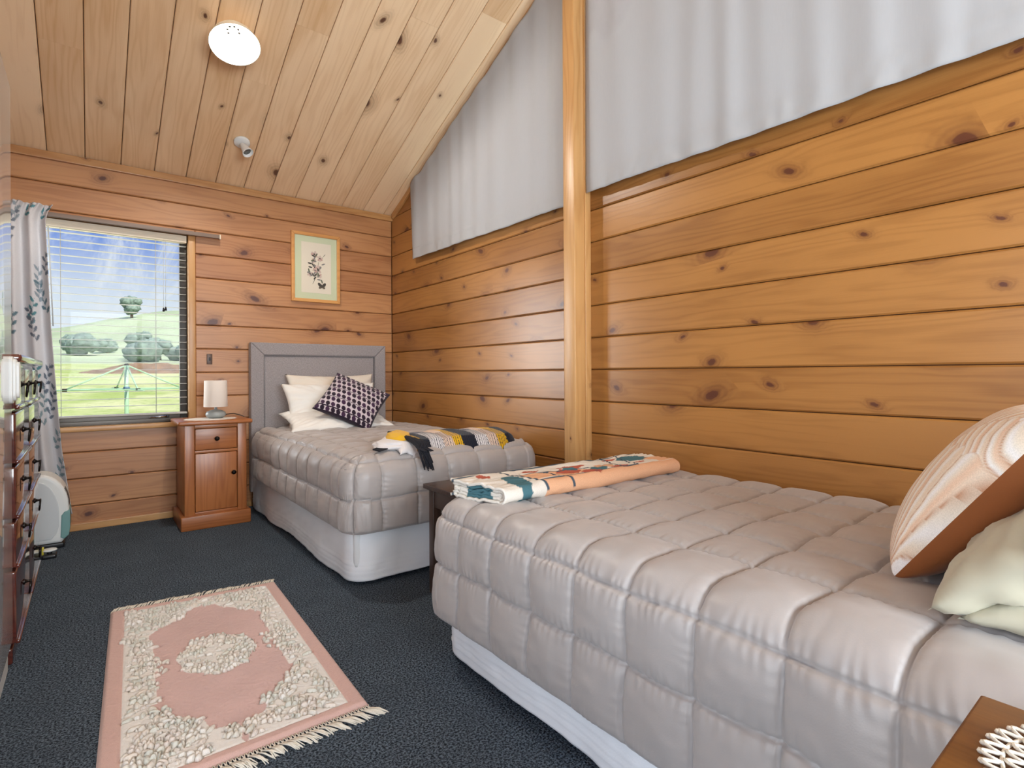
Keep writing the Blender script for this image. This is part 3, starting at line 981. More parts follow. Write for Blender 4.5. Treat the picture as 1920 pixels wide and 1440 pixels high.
# ---- nearer bed along the gable wall
bed2 = thing('single_bed', 'bed with white valance standing lengthwise beside the gable wall', 'bed', (-0.6, -3.7, 0), 'two single beds')
B().box(-1.110, -0.040, -4.70, -2.790, 0.08, 0.31, 0.02).build('base', TICK, bed2)
B().box(-1.125, -0.035, -4.71, -2.800, 0.312, 0.528, 0.05, 3).build('mattress', TICK, bed2)
for cx_, cy_ in ((-1.04, -2.88), (-0.12, -2.88), (-1.04, -4.6), (-0.12, -4.6)):
    B().lathe([(0.018, 0), (0.022, 0.01), (0.022, 0.07), (0.03, 0.082)], Matrix.Translation((cx_, cy_, 0)), 12, True).build('leg', BLACKPL, bed2)
path = [(-0.040, -2.765), (-1.03, -2.765)] + round_corner(-1.035, -2.855, 0.09, 90, 180) + [(-1.125, -4.70)]
skirt('valance', path, 0.020, 0.33, bed2, 8)
M_ = Matrix.Scale(-1, 4, (0, 1, 0))


def comforter2():
    # the foot of this bed faces the back wall: build it mirrored in y, then mirror it back
    o = comforter('comforter', -1.172, -0.030, 4.78, 2.775, 0.548, 0.085, 0.385,
                  [-0.95, -0.765, -0.58, -0.39, -0.20, -0.05], [2.96, 3.135, 3.312, 3.483, 3.645, 3.818, 3.990, 4.164, 4.34, 4.52, 4.70],
                  [0.098, 0.252], 0.13, 0.023, 4.0, lump=0.006)
    m = o.data
    co = np.zeros(len(m.vertices) * 3, np.float32)
    m.vertices.foreach_get('co', co)
    co = co.reshape(-1, 3)
    co[:, 1] *= -1
    m.vertices.foreach_set('co', co.ravel())
    m.flip_normals()
    m.update()
    return o


com2 = comforter2()
tag(com2, 'taupe quilted comforter on the bed beside the gable wall under the folded quilt', 'comforter', 'taupe quilted comforters')


def rot(x=0, y=0, z=0):
    return (Matrix.Rotation(math.radians(z), 4, 'Z') @ Matrix.Rotation(math.radians(y), 4, 'Y') @ Matrix.Rotation(math.radians(x), 4, 'X'))


def at(x, y, z, R_=Matrix()):
    return Matrix.Translation((x, y, z)) @ R_


# ---- pillows on the single bed (local x = width, y = height, z = out of the face)
pillow('pillow', 0.70, 0.42, 0.15, at(-0.60, -0.205, 0.790, rot(x=74)), PILC, 'cream pillow standing upright against the grey headboard', 'pillow', 2, group='pillows on the headboard bed')
pillow('pillow', 0.72, 0.42, 0.14, at(-0.650, -0.350, 0.740, rot(x=60, z=-2)), PILW, 'white pillow leaning in front of the upright cream pillow', 'pillow', 5, group='pillows on the headboard bed', wrinkle=0.009)
pillow('pillow', 0.74, 0.42, 0.11, at(-0.680, -0.500, 0.655, rot(x=14, z=-3)), PILW, 'white pillow lying lowest beneath the patterned cushion', 'pillow', 9, group='pillows on the headboard bed', wrinkle=0.008)


def knit_pattern(a, b):
    dark, light, plum = L3(44, 34, 48), L3(206, 196, 204), L3(66, 44, 70)
    out = np.tile(light, a.shape + (1,))
    nrow = 9
    r = b * nrow
    ri = np.floor(r)
    rf = r - ri - 0.5
    c = a * 11 + 0.5 * (ri % 2)
    ci = np.floor(c)
    cf = c - ci - 0.5
    sg = np.where((ri + ci) % 2 == 0, 1, 1)
    e = ((cf + 0.35 * rf * sg) / 0.40) ** 2 + (rf / 0.40) ** 2
    out[e < 1] = dark
    pl = (e < 1) & (((ri * 7 + ci * 3) % 5) < 2)
    out[pl] = plum
    for k, w in ((1, 0.012), (3, 0.006), (5, 0.006), (7, 0.006), (8, 0.012)):
        out[np.abs(b - k / nrow) < w] = dark
    out[(b < 0.02) | (b > 0.985) | (a < 0.015) | (a > 0.975)] = dark
    return out


cu = (Vector((0.74, -0.10, -0.66))).normalized()          # along the stripes
nr = Vector((-0.12, -0.72, 0.66)).normalized()
cu = (cu - nr * cu.dot(nr)).normalized()
cv = nr.cross(cu)
Mc = Matrix(((cu.x, cv.x, nr.x, -0.600), (cu.y, cv.y, nr.y, -0.600), (cu.z, cv.z, nr.z, 0.792), (0, 0, 0, 1)))
pillow('cushion', 0.43, 0.40, 0.13, Mc, KNIT, 'dark plum and white leaf patterned knitted cushion on the pillows', 'cushion', 3, pinch=0.07, wrinkle=0.003, colfun=knit_pattern, n=170, back=L3(50, 40, 54))

# ---- pillows and cushion at the head of the nearer bed
pillow('pillow', 0.72, 0.46, 0.10, at(-0.64, -4.42, 0.608, rot(x=-6)), PILG, 'ivory pillow lying flat beneath the other ivory pillow', 'pillow', 12, group='pillows on the nearer bed')
pillow('pillow', 0.76, 0.48, 0.16, at(-0.64, -4.345, 0.738, rot(x=-38)), PILG, 'ivory satin pillow propped behind the leaf print cushion', 'pillow', 15, group='pillows on the nearer bed', wrinkle=0.008)


def fern(a, b):
    """big pleated leaf fans in white, peach and tan"""
    cream, white, tan, peach = L3(228, 216, 198), L3(234, 230, 228), L3(186, 132, 98), L3(226, 188, 160)
    b = 1 - b
    out = np.tile(white, a.shape + (1,))

    def blend(o, c, k):
        k = np.clip(k, 0, 1)[..., None]
        return o * (1 - k) + c * k
    for cx, cy, rr, a0, sp, ph in ((0.80, 0.45, 0.55, 1.5, 2.6, 0.3), (0.60, 0.05, 0.60, 1.3, 2.2, 0.5), (0.30, 0.60, 0.50, 1.2, 2.0, 0.2), (-0.08, 0.50, 0.46, 0.75, 1.9, 0.6), (0.03, -0.03, 0.72, 1.05, 1.5, 0.0)):
        d = np.hypot(a - cx, b - cy)
        an = np.angle(np.exp(1j * (np.arctan2(b - cy, a - cx) - a0)))
        k = an * 7 + ph
        fr = k - np.floor(k)
        edge = rr * (0.93 + 0.07 * np.abs(np.sin(k * math.pi)))
        m = np.clip((edge - d) / 0.006, 0, 1) * np.clip((sp / 2 - np.abs(an)) / 0.03, 0, 1)
        out = blend(out, cream, m)
        out = blend(out, peach, m * 0.85 * np.exp(-((fr - 0.75) / 0.18) ** 2) * (0.35 + 0.65 * (np.floor(k) % 2)))
        out = blend(out, white, m * 0.9 * np.exp(-((fr - 0.3) / 0.15) ** 2))
        out = blend(out, tan, m * 0.9 * np.exp(-(np.minimum(fr, 1 - fr) / 7 * d / 0.0040) ** 2) * (0.45 + 0.55 * (np.floor(k) % 2)))
        out = blend(out, tan, m * 0.8 * np.exp(-((edge - d) / 0.006) ** 2))
    return out


def two_face_cushion():
    # leaf print on the face, velvet on the back
    nrm = Vector((-0.10, 0.80, 0.58)).normalized()
    ux = Vector((1, 0.10, 0.0))
    ux = (ux - nrm * ux.dot(nrm)).normalized()
    uy = nrm.cross(ux)
    M = Matrix(((ux.x, uy.x, nrm.x, -0.62), (ux.y, uy.y, nrm.y, -4.150), (ux.z, uy.z, nrm.z, 0.745), (0, 0, 0, 1)))
    o = pillow('cushion', 0.42, 0.41, 0.19, M, PRINTC, 'white and tan leaf print cushion with rust velvet back on the nearer bed', 'cushion', 21, pinch=0.08, wrinkle=0.0007, colfun=fern, n=230, back=lin(146, 82, 40)[:3], pw=0.36)
    o.data.materials.append(VELVET)
    nf = len(o.data.polygons)
    mi = np.zeros(nf, np.int32)
    mi[nf // 2:] = 1
    o.data.polygons.foreach_set('material_index', mi)
    return o


two_face_cushion()


# ---- striped knitted throw across the foot of the single bed
def throw():
    root = thing('throw_blanket', 'knitted throw striped in yellow, black, white and grey with black fringe on the single bed', 'blanket', (-0.55, -1.9, 0.6))
    nL, nW = 210, 90
    u = np.linspace(0, 1, nL)
    w = np.linspace(0, 1, nW)
    uu, ww = np.meshgrid(u, w, indexing='ij')
    x = -0.92 + 0.73 * uu + 0.05 * (ww - 0.5)
    y = -2.07 + 0.36 * ww + 0.03 * np.sin(uu * 5) + 0.05 * uu
    z = 0.620 + 0.052 * (np.clip(4 * ww * (1 - ww), 0, 1) ** 0.42) * (np.clip(uu / 0.05, 0, 1) ** 0.5) * (np.clip((1 - uu) / 0.06, 0, 1) ** 0.5)
    z += 0.007 * vnoise(uu * 9, ww * 4, 3) + 0.004 * np.sin(uu * 40 + ww * 6) * 0.5
    z -= 0.045 * np.clip(0.12 - ww, 0, 1) / 0.12 * np.clip((uu - 0.04) / 0.14, 0.15, 1)
    # chunky stitches
    st = np.cos(uu * 2 * math.pi * 64 + np.floor(ww * 30) * math.pi) * np.cos(ww * 2 * math.pi * 15)
    z += 0.0026 * st
    g = uu + 0.10 * (ww - 0.5)
    yel, blk, wht, gry, pch = L3(226, 176, 28), L3(28, 30, 42), L3(226, 222, 222), L3(128, 130, 146), L3(226, 200, 180)
    bands = [(0.0, 'w'), (0.10, 'y'), (0.16, 'k'), (0.23, 'g'), (0.34, 'p'), (0.42, 'y'), (0.49, 'k'), (0.60, 'g'), (0.70, 'p'), (0.78, 'y'), (0.87, 'k'), (2, 'k')]
    cols = np.zeros(uu.shape + (3,))
    hole = (st > 0.25)
    for (a, c), (b_, _c) in zip(bands[:-1], bands[1:]):
        mk = (g >= a) & (g < b_) if a > 0 else (g < b_)
        if c == 'y':
            cc = np.where((hole & (ww < 0.45))[..., None], L3(60, 54, 40), yel)
        elif c == 'k':
            cc = np.broadcast_to(blk, cols.shape)
        elif c == 'w':
            cc = np.broadcast_to(wht, cols.shape)
        elif c == 'g':
            cc = np.where((hole & (ww < 0.75))[..., None], L3(44, 46, 62), np.where((ww < 0.5)[..., None], wht, gry))
        else:
            cc = np.where((hole & (ww < 0.4))[..., None], L3(60, 60, 76), pch)
        cols = np.where(mk[..., None], cc, cols)
    o = obj('knitted_band', grid_mesh('knitted_band', np.stack([x, y, z], -1), cols), KNIT, root)
    solidify(o, 0.012)
    # bunched end: white and yellow knot, black fringe falling over the edge of the bed
    def lump(name, cx, cy, cz, sx, sy, sz, col, rz, seed):
        n1, n2 = 40, 30
        a = np.linspace(0, 2 * math.pi, n1)
        b_ = np.linspace(-math.pi / 2, math.pi / 2, n2)
        aa, bb = np.meshgrid(a, b_, indexing='ij')
        rr = 1 + 0.14 * vnoise(aa * 3 / math.pi * 2, bb * 3, seed) * np.cos(bb)
        px, py, pz = sx * rr * np.cos(bb) * np.cos(aa), sy * rr * np.cos(bb) * np.sin(aa), sz * rr * np.sin(bb)
        c_, s_ = math.cos(rz), math.sin(rz)
        Pn = np.stack([cx + px * c_ - py * s_, cy + px * s_ + py * c_, cz + pz], -1)
        cl = np.tile(np.array(col), Pn.shape[:2] + (1,))
        obj(name, grid_mesh(name, Pn, cl), KNIT, root)
    lump('white_end', -0.925, -1.93, 0.635, 0.085, 0.10, 0.030, wht, 0.4, 1)
    lump('yellow_end', -0.855, -1.86, 0.662, 0.062, 0.13, 0.034, yel, -0.35, 4)
    fr = B()
    rg = random.Random(5)
    for k in range(46):
        f = k / 45
        sx, sy = -0.885 + 0.05 * f + rg.uniform(-.012, .012), -1.80 - 0.24 * f
        ex, ey = -0.865 + 0.05 * rg.random(), -2.150 - 0.012 * rg.random()
        ez = 0.60 - rg.uniform(0.02, 0.075) if f > 0.25 else 0.62
        pts = [(sx, sy, 0.685 - 0.03 * f), ((sx * 2 + ex) / 3, (sy * 2 + ey) / 3, 0.680 - 0.02 * f), ((sx + 2 * ex) / 3 + rg.uniform(-.01, .01), (sy + 2 * ey) / 3, 0.652), (ex - 0.01, -2.115, 0.628), (ex, ey, ez)]
        fr.tube(pts, [0.006, 0.006, 0.005, 0.005, 0.003], 5)
    ob = fr.build('fringe', plain('black_yarn', lin(26, 26, 34), 0.95, bump=0.4, bscale=700), root)
    ob['kind'] = 'stuff'
    fr = B()
    for k in range(10):
        fr.tube([(-0.985 + 0.004 * k, -1.93 - 0.006 * k, 0.630), (-1.015 + 0.003 * k, -1.95 - 0.006 * k, 0.627), (-1.035, -1.955 - 0.008 * k, 0.623)], 0.0035, 5)
    fr.build('fringe', ob.data.materials[0], root)['kind'] = 'stuff'


throw()


# ---- folded patchwork quilt on the nearer bed
def folded_quilt():
    root = thing('folded_quilt', 'folded patchwork quilt in white, peach, red and teal on the nearer bed', 'quilt', (-0.65, -2.95, 0.56))
    zb = 0.570
    # nested folds in the (y, z) plane; far side open, near side rounded
    def uloop(y_far, y_near, z_lo, z_hi, nstr=46):
        rr = (z_hi - z_lo) / 2
        pts = [(y_far, z_lo)]
        pts += [(y_far + (y_near + rr - y_far) * k / nstr, z_lo) for k in range(1, nstr + 1)]
        for k in range(1, 12):
            an = -math.pi / 2 - math.pi * k / 12
            pts.append((y_near + rr + rr * math.cos(an), z_lo + rr + rr * math.sin(an)))
        pts += [(y_near + rr + (y_far - y_near - rr) * k / nstr, z_hi) for k in range(0, nstr + 1)]
        return np.array(pts)
    wht, pch, red, teal, dk = L3(222, 216, 206), L3(222, 172, 136), L3(176, 92, 74), L3(72, 112, 122), L3(70, 84, 96)

    def colour(x, y, top, out):
        # x: 0 at the left end .. 1, y: 0 near fold .. 1 far edge
        c = np.tile(wht, x.shape + (1,))
        if not out:
            lf = (np.abs(y - 0.45) < 0.25) & (x < 0.06)
            return np.where(lf[..., None], np.tile(teal, x.shape + (1,)), c)
        body = x > 0.20
        c = np.where((body & (y < 0.13))[..., None], pch, c)
        # panels on the top
        c = np.where((body & (y > 0.18) & (y < 0.55) & (x < 0.50))[..., None], pch, c)
        for cx, cy, sx, sy, cc in ((0.43, 0.42, 0.07, 0.20, red), (0.50, 0.20, 0.07, 0.14, red), (0.56, 0.30, 0.05, 0.16, teal), (0.50, 0.66, 0.08, 0.16, red),
                                   (0.46, 0.52, 0.04, 0.14, teal), (0.62, 0.42, 0.05, 0.22, pch), (0.66, 0.22, 0.06, 0.10, red), (0.30, 0.72, 0.05, 0.10, red), (0.80, 0.30, 0.05, 0.07, red), (0.76, 0.8, 0.05, 0.08, red)):
            c = np.where(((np.abs(x - cx) / sx + np.abs(y - cy) / sy) < 1)[..., None], cc, c)
        # leaf appliqués
        for cx, cy, rx, ry, tilt in ((0.135, 0.30, 0.045, 0.36, 0.10), (0.86, 0.62, 0.075, 0.20, -0.1)):
            e = ((x - cx - tilt * (y - cy)) / rx) ** 2 + ((y - cy) / ry) ** 2 + 0.25 * np.sin(y * 60) * 0.6
            c = np.where((e < 1)[..., None], teal, c)
        c = np.where((((x - 0.10) / 0.02) ** 2 + ((y - 0.80) / 0.12) ** 2 < 1)[..., None], red, c)
        c = np.where(((x > 0.90) & (y > 0.15) & (y < 0.5))[..., None], pch, c)
        # dark sashing
        for ln in (np.abs(x - 0.205) < 0.006, (np.abs(x - 0.34) < 0.006) & (y < 0.55), (np.abs(y - 0.15) < 0.018) & body & (x < 0.75), (np.abs(x - 0.70 - 0.12 * (y - 0.5)) < 0.006) & (y > 0.1),
                   (np.abs(y - 0.52 + 0.3 * (x - 0.4)) < 0.015) & (x > 0.22) & (x < 0.70), (np.abs(x - 0.79 - 0.12 * (y - 0.5)) < 0.005) & (y > 0.1), np.abs(y - 0.95) < 0.012):
            c = np.where(ln[..., None], dk, c)
        return c
    for nm, yf_, yn, za, zb_, out in (('outer_fold', -2.825, -3.065, zb, zb + 0.046, True), ('inner_fold', -2.832, -3.050, zb + 0.010, zb + 0.036, False), ('inner_fold', -2.84, -3.036, zb + 0.0195, zb + 0.0265, False)):
        prof = uloop(yf_, yn, za, zb_)
        nx = 240 if out else 60
        us = np.linspace(0, 1, nx)
        A, Bp = np.meshgrid(us, np.arange(len(prof)), indexing='ij')
        py, pz = prof[Bp, 0], prof[Bp, 1]
        skew = 0.11
        x = -1.075 + 0.925 * A + (0.0 if out else 0.006) - 0.055 * (1 - A) * (py - yn) / (yf_ - yn)
        yy = py + 0.008 * np.sin(A * 6)
        lift = 0.004 * vnoise(A * 8, Bp * 0.12, 2) + 0.003 * vnoise(A * 25, Bp * 0.5, 5)
        zz = pz + lift + 0.003 * np.exp(-A / 0.06) * (pz > zb + 0.03)
        yn_ = (py - yn) / (yf_ - yn)
        top = pz > zb + 0.018
        cols = colour(A, np.clip(yn_, 0, 1), top, out)
        if out:
            cols = np.where((~top & (A > 0.2))[..., None], pch, cols)
        o = obj(nm, grid_mesh(nm, np.stack([x, yy, zz], -1), cols), PRINTC, root)
        solidify(o, 0.0095, 0)


folded_quilt()
# ------------------------------------------------------------------ window dressing
vb = thing('venetian_blind', 'white venetian blind with open slats in the bronze window', 'blind', (-2.11, 0.02, 1.95))
B().box(-2.688, -1.572, -0.002, 0.046, 1.925, 1.975, 0.003).build('headrail', CREAMRAIL, vb)
sl = B()
cs_ = []
for k in range(7):
    a = -1 + 2 * k / 6
    cs_.append((0.021 * a, 0.0022 * (1 - a * a)))
V_, F_ = [], []
for x_ in (-0.556, 0.556):
    for (yy, zz) in cs_:
        V_.append((x_, yy, zz + 0.0006))
    for (yy, zz) in cs_[::-1]:
        V_.append((x_, yy, zz - 0.0006))
n_ = len(cs_) * 2
for k in range(n_):
    F_.append((k, (k + 1) % n_, n_ + (k + 1) % n_, n_ + k))
F_ += [tuple(range(n_))[::-1], tuple(range(n_, 2 * n_))]
slat_mesh = me('slat', V_, F_)
slat_mesh.materials.append(BLIND)
NS = 24
for k in range(NS):
    z_ = 1.900 - 0.0485 * k
    obj('slat', slat_mesh, None, vb, Matrix.Translation((-2.130, 0.022, z_)) @ Matrix.Rotation(math.radians(0.5), 4, 'X'))
B().box(-2.688, -1.572, 0.004, 0.040, 0.718, 0.732, 0.003).build('bottom_rail', BLIND, vb)
for xx in (-2.26, -1.755):
    for yy in (-0.001, 0.045):
        B().tube([(xx, yy, 1.93), (xx, yy, 0.73)], 0.0012, 5).build('ladder_cord', BLIND, vb)
for xx, zb_ in ((-1.712, 1.455), (-1.699, 1.462)):
    c_ = B().tube([(xx, -0.008, 1.93), (xx, -0.008, zb_)], 0.0009, 5).build('pull_cord', BLIND, vb)
    B().lathe([(0.002, 0.026), (0.005, 0.02), (0.008, 0.0), (0.001, -0.002)], Matrix.Translation((xx, -0.008, zb_ - 0.024)), 10).build('tassel', BLACKPL, c_)
B().tube([(-2.318, -0.010, 1.92), (-2.296, -0.014, 1.30)], 0.0045, 6).build('tilt_wand', GREYPLASTIC, vb)

rail = thing('curtain_rail', 'grey brown curtain rail above the window', 'curtain rail', (-2.05, -0.04, 1.99))
B().box(-2.80, -1.372, -0.060, -0.032, 1.974, 2.000, 0.002).build('track', RAILMAT, rail)
B().box(-1.373, -1.364, -0.063, -0.030, 1.970, 2.003, 0.002).build('end_cap', CREAMRAIL, rail)
for xx in (-2.5, -1.52):
    B().box(xx - 0.01, xx + 0.01, -0.034, 0.0, 1.980, 1.996, 0.002).build('bracket', BRONZE, rail)


def leaf_paint(u, v, W_, H_, n, seed):
    """leafy sprigs printed on cloth: u, v in metres"""
    cols = np.tile(L3(222, 221, 224), u.shape + (1,))
    rg = random.Random(seed)
    pal = [L3(112, 138, 150), L3(140, 162, 170), L3(98, 148, 158), L3(156, 168, 178), L3(120, 130, 144)]
    for k in range(n):
        cx, cy = rg.uniform(0, W_), rg.uniform(0, H_)
        an = rg.uniform(-0.5, 0.5) + math.pi / 2
        col = rg.choice(pal)
        m_ = rg.randint(5, 8)
        for j in range(m_):
            side = 1 if j % 2 else -1
            sx, sy = cx + math.cos(an) * j * 0.027, cy + math.sin(an) * j * 0.027
            la = an + side * 0.9
            lx, ly = sx + math.cos(la) * 0.024, sy + math.sin(la) * 0.024
            du, dv = u - lx, v - ly
            p = du * math.cos(la) + dv * math.sin(la)
            q_ = -du * math.sin(la) + dv * math.cos(la)
            w = 0.0105 * np.clip(1 - (p / 0.026) ** 2, 0, 1)
            cols = np.where((np.abs(q_) < w)[..., None], col, cols)
        du, dv = u - cx, v - cy
        p = du * math.cos(an) + dv * math.sin(an)
        q_ = -du * math.sin(an) + dv * math.cos(an)
        cols = np.where(((np.abs(q_) < 0.0018) & (p > 0) & (p < 0.027 * m_))[..., None], col, cols)
    return cols


def floral_curtain():
    u = np.linspace(0, 1, 150)
    v = np.linspace(0, 1, 330)
    uu, vv = np.meshgrid(u, v, indexing='ij')
    z = 2.035 - 1.905 * vv
    zk = [2.035, 1.985, 1.93, 1.30, 0.90, 0.55, 0.13]
    xk = [-2.290, -2.315, -2.325, -2.302, -2.278, -2.255, -2.205]
    xr = np.interp(z[0], zk[::-1], xk[::-1])[None, :]
    xl_ = -2.70
    x = xl_ + (xr - xl_) * uu
    amp = 0.022 + 0.012 * vv
    ph = uu * 2 * math.pi * 4.6
    y = -0.085 + amp * np.sin(ph + 0.5 * np.sin(vv * 3)) + 0.006 * vnoise(uu * 6, vv * 5, 2)
    head = np.exp(-((vv - 0.05) / 0.02) ** 2)
    y = y + 0.010 * np.sin(ph * 3) * np.exp(-vv / 0.03) - 0.004 * head
    cols = leaf_paint(uu * 0.80, (1 - vv) * 1.905, 0.80, 1.905, 50, 4)
    o = obj('patterned_curtain', grid_mesh('patterned_curtain', np.stack([x, y, z], -1), cols), DRAPE)
    solidify(o, 0.002, 0)
    return tag(o, 'pleated white curtain printed with grey and teal leaves beside the window', 'curtain')


floral_curtain()


def gable_curtain(name, edge_l, yr, zbot, ztop, label, seed, n=170, m=90, xo=-0.05):
    """edge_l(v) gives y of the left hem at height v (0 bottom .. 1 top)"""
    u = np.linspace(0, 1, n)
    v = np.linspace(0, 1, m)
    uu, vv = np.meshgrid(u, v, indexing='ij')
    yl = edge_l(vv)
    y = yl + (yr - yl) * uu
    zb_ = zbot(y, uu)
    zt_ = np.maximum(ztop(y), zb_ + 0.02)
    z = zb_ + (zt_ - zb_) * vv
    x = xo - 0.0030 * np.sin(y * 34 + 3 * vnoise(y * 2, z * 0.4, seed)) - 0.0035 * vnoise(y * 5, z * 0.5, seed + 1) - 0.0025 * vnoise(y * 17, z * 1.0, seed + 2)
    hz = z - zb_
    x = x - 0.0035 * np.exp(-((hz - 0.075) / 0.006) ** 2) - 0.003 * vnoise(y * 30, z * 20, seed) * np.exp(-(hz / 0.09) ** 2)
    x = x + 0.012 * np.exp(-np.minimum(uu, 1 - uu) / 0.015)
    o = obj(name, grid_mesh(name, np.stack([x, y, z], -1)), CURT)
    solidify(o, 0.0025, 0)
    return tag(o, label, 'curtain', 'white curtains over the gable windows')


ceilv = np.vectorize(ceil_z)
# left hem: slanting slightly, then rounding into the roof slope
gable_curtain('gable_curtain', lambda v: np.interp(v, [0, 0.25, 1.0], [-0.468, -0.455, -0.428]), -2.305,
              lambda y, u: 1.921 - 0.012 * u + 0.0015 * np.sin(u * 17),
              lambda y: np.where(y > -0.62, 2.53 + (ceil_z(-0.62) - 0.055 - 2.53) * np.sqrt(np.clip((-0.428 - y) / 0.192, 0, 1)), ceilv(y) - 0.055),
              'white curtain slanting under the roof slope on the corner side of the pine post', 3)
gable_curtain('gable_curtain', lambda v: np.interp(v, [0, 1.0], [-2.425, -2.432]), -4.72,
              lambda y, u: 1.936 - 0.020 * u + 0.002 * np.sin(u * 13) + 0.006 * np.exp(-u / 0.02),
              lambda y: ceilv(y) - 0.055,
              'large white curtain hanging above the nearer bed beyond the pine post', 9, n=230)

# ------------------------------------------------------------------ ceiling lamps
NC = Vector((0, -SL, -1)).normalized()               # out of the ceiling slope


def ceil_frame(x, y):
    z = CZ - SL * y
    uz = NC
    ux = Vector((1, 0, 0))
    uy = uz.cross(ux)
    return Matrix(((ux.x, uy.x, uz.x, x), (ux.y, uy.y, uz.y, y), (ux.z, uy.z, uz.z, z), (0, 0, 0, 1)))


def emis(name, col, strength):
    m, t, b = newmat(name)
    b.inputs['Base Color'].default_value = (0.9, 0.9, 0.9, 1)
    b.inputs['Emission Color'].default_value = col
    b.inputs['Emission Strength'].default_value = strength
    return m


def shade_mat():
    # opal shade: white, letting some of the bulb's light through
    m, t, b = newmat('opal_shade')
    b.inputs['Base Color'].default_value = lin(240, 236, 226)
    b.inputs['Roughness'].default_value = 0.3
    tr = nd(t, 'ShaderNodeBsdfTranslucent', {0: lin(240, 232, 214)})
    mx = nd(t, 'ShaderNodeMixShader', {0: 0.12, 1: b.outputs[0], 2: tr.outputs[0]})
    t.links.new(mx.outputs[0], t.nodes['Material Output'].inputs[0])
    return m


MC = ceil_frame(-1.492, -1.178)
cl = thing('ceiling_light', 'white dish shaped ceiling light with a glowing bulb on the pine ceiling', 'ceiling light', MC.translation, None)
OPAL = shade_mat()
B().lathe([(0.002, 0.0), (0.034, 0.001), (0.036, 0.012), (0.030, 0.016)], MC, 28).build('canopy', ENAMEL, cl)
sh = B().lathe([(0.034, 0.012), (0.054, 0.018), (0.084, 0.042), (0.110, 0.082), (0.121, 0.110), (0.126, 0.122), (0.127, 0.124), (0.122, 0.122), (0.106, 0.084), (0.080, 0.047), (0.051, 0.023), (0.034, 0.019), (0.004, 0.018)], MC, 48).build('shade', OPAL, cl)
hb_ = B()
for k in range(8):
    a = 2 * math.pi * k / 8
    hb_.lathe([(0.0005, 0.0), (0.0058, 0.0), (0.0058, 0.0016), (0.0005, 0.0018)], MC @ Matrix.Translation((0.030 * math.cos(a), 0.030 * math.sin(a), 0.0185)), 8)
hb_.build('vent_hole_disc', plain('vent_hole_shade', (0.0004, 0.0003, 0.0002, 1), 0.9, spec=0.0), sh)  # black discs, the dark of the holes put into their colour
B().lathe([(0.018, 0.018), (0.018, 0.040), (0.014, 0.042)], MC, 20).build('lamp_holder', ENAMEL, cl)
B().sphere((0, 0, 0), 0.024, (1, 1, 1.15), 18, 12).build('bulb', emis('glowing_bulb', (1.0, 0.86, 0.64, 1), 26.0), cl, MC @ Matrix.Translation((0, 0, 0.068)))
pl_ = bpy.data.lights.new('ceiling_bulb', 'POINT')
pl_.energy = 62
pl_.color = (1.0, 0.93, 0.84)
pl_.shadow_soft_size = 0.026
po = bpy.data.objects.new('ceiling_bulb', pl_)
C.objects.link(po)
po.location = MC @ Vector((0, 0, 0.102))

MS = ceil_frame(-1.300, -0.437)
sp = thing('ceiling_spotlight', 'small white ceiling spotlight tilted towards the room', 'spotlight', MS.translation)
B().lathe([(0.002, 0.0), (0.046, 0.0), (0.050, 0.004), (0.050, 0.016), (0.046, 0.020), (0.002, 0.021)], MS, 32).build('base', WHITEPLASTIC, sp)
B().tube([MS @ Vector((0.008, 0.0, 0.02)), MS @ Vector((0.010, 0.018, 0.060))], 0.007, 10).build('arm', WHITEPLASTIC, sp)
hd = Vector((0.34, -0.52, -0.80)).normalized()
hx_ = hd.orthogonal().normalized()
hy_ = hd.cross(hx_)
ho = MS @ Vector((0.006, 0.014, 0.062))
MH = Matrix(((hx_.x, hy_.x, hd.x, ho.x), (hx_.y, hy_.y, hd.y, ho.y), (hx_.z, hy_.z, hd.z, ho.z), (0, 0, 0, 1)))
B().lathe([(0.002, -0.026), (0.014, -0.026), (0.018, -0.020), (0.034, 0.050), (0.036, 0.056), (0.033, 0.057), (0.028, 0.040), (0.024, 0.038)], MH, 28).build('head', WHITEPLASTIC, sp)
B().lathe([(0.001, 0.040), (0.026, 0.040), (0.024, 0.036)], MH, 20).build('lens', plain('spot_lens', lin(120, 120, 116), 0.2, metal=0.6), sp)

# ------------------------------------------------------------------ picture, switch
pic = thing('framed_print', 'wood framed botanical flower print on sage mount above the headboard', 'picture', (-0.668, -0.01, 1.85))
px0, px1, pz0, pz1 = -0.863, -0.474, 1.572, 2.128
fw = 0.026
for pts in ([(px0, pz0), (px1, pz0), (px1 - fw, pz0 + fw), (px0 + fw, pz0 + fw)], [(px1, pz0), (px1, pz1), (px1 - fw, pz1 - fw), (px1 - fw, pz0 + fw)],
            [(px1, pz1), (px0, pz1), (px0 + fw, pz1 - fw), (px1 - fw, pz1 - fw)], [(px0, pz1), (px0, pz0), (px0 + fw, pz0 + fw), (px0 + fw, pz1 - fw)]):
    B().prism(pts, frame((0, -0.001, 0), (1, 0, 0), (0, 0, 1)), 0.022, 0.004, 2).build('frame_side', FRAMEWOOD, pic)
mt = B().box(px0 + fw, px1 - fw, -0.012, -0.002, pz0 + fw, pz1 - fw).build('mount', MATB, pic)
B().box(px0 + 0.078, px1 - 0.074, -0.0135, -0.012, pz0 + 0.075, pz1 - 0.075).build('print', PAPER, pic)


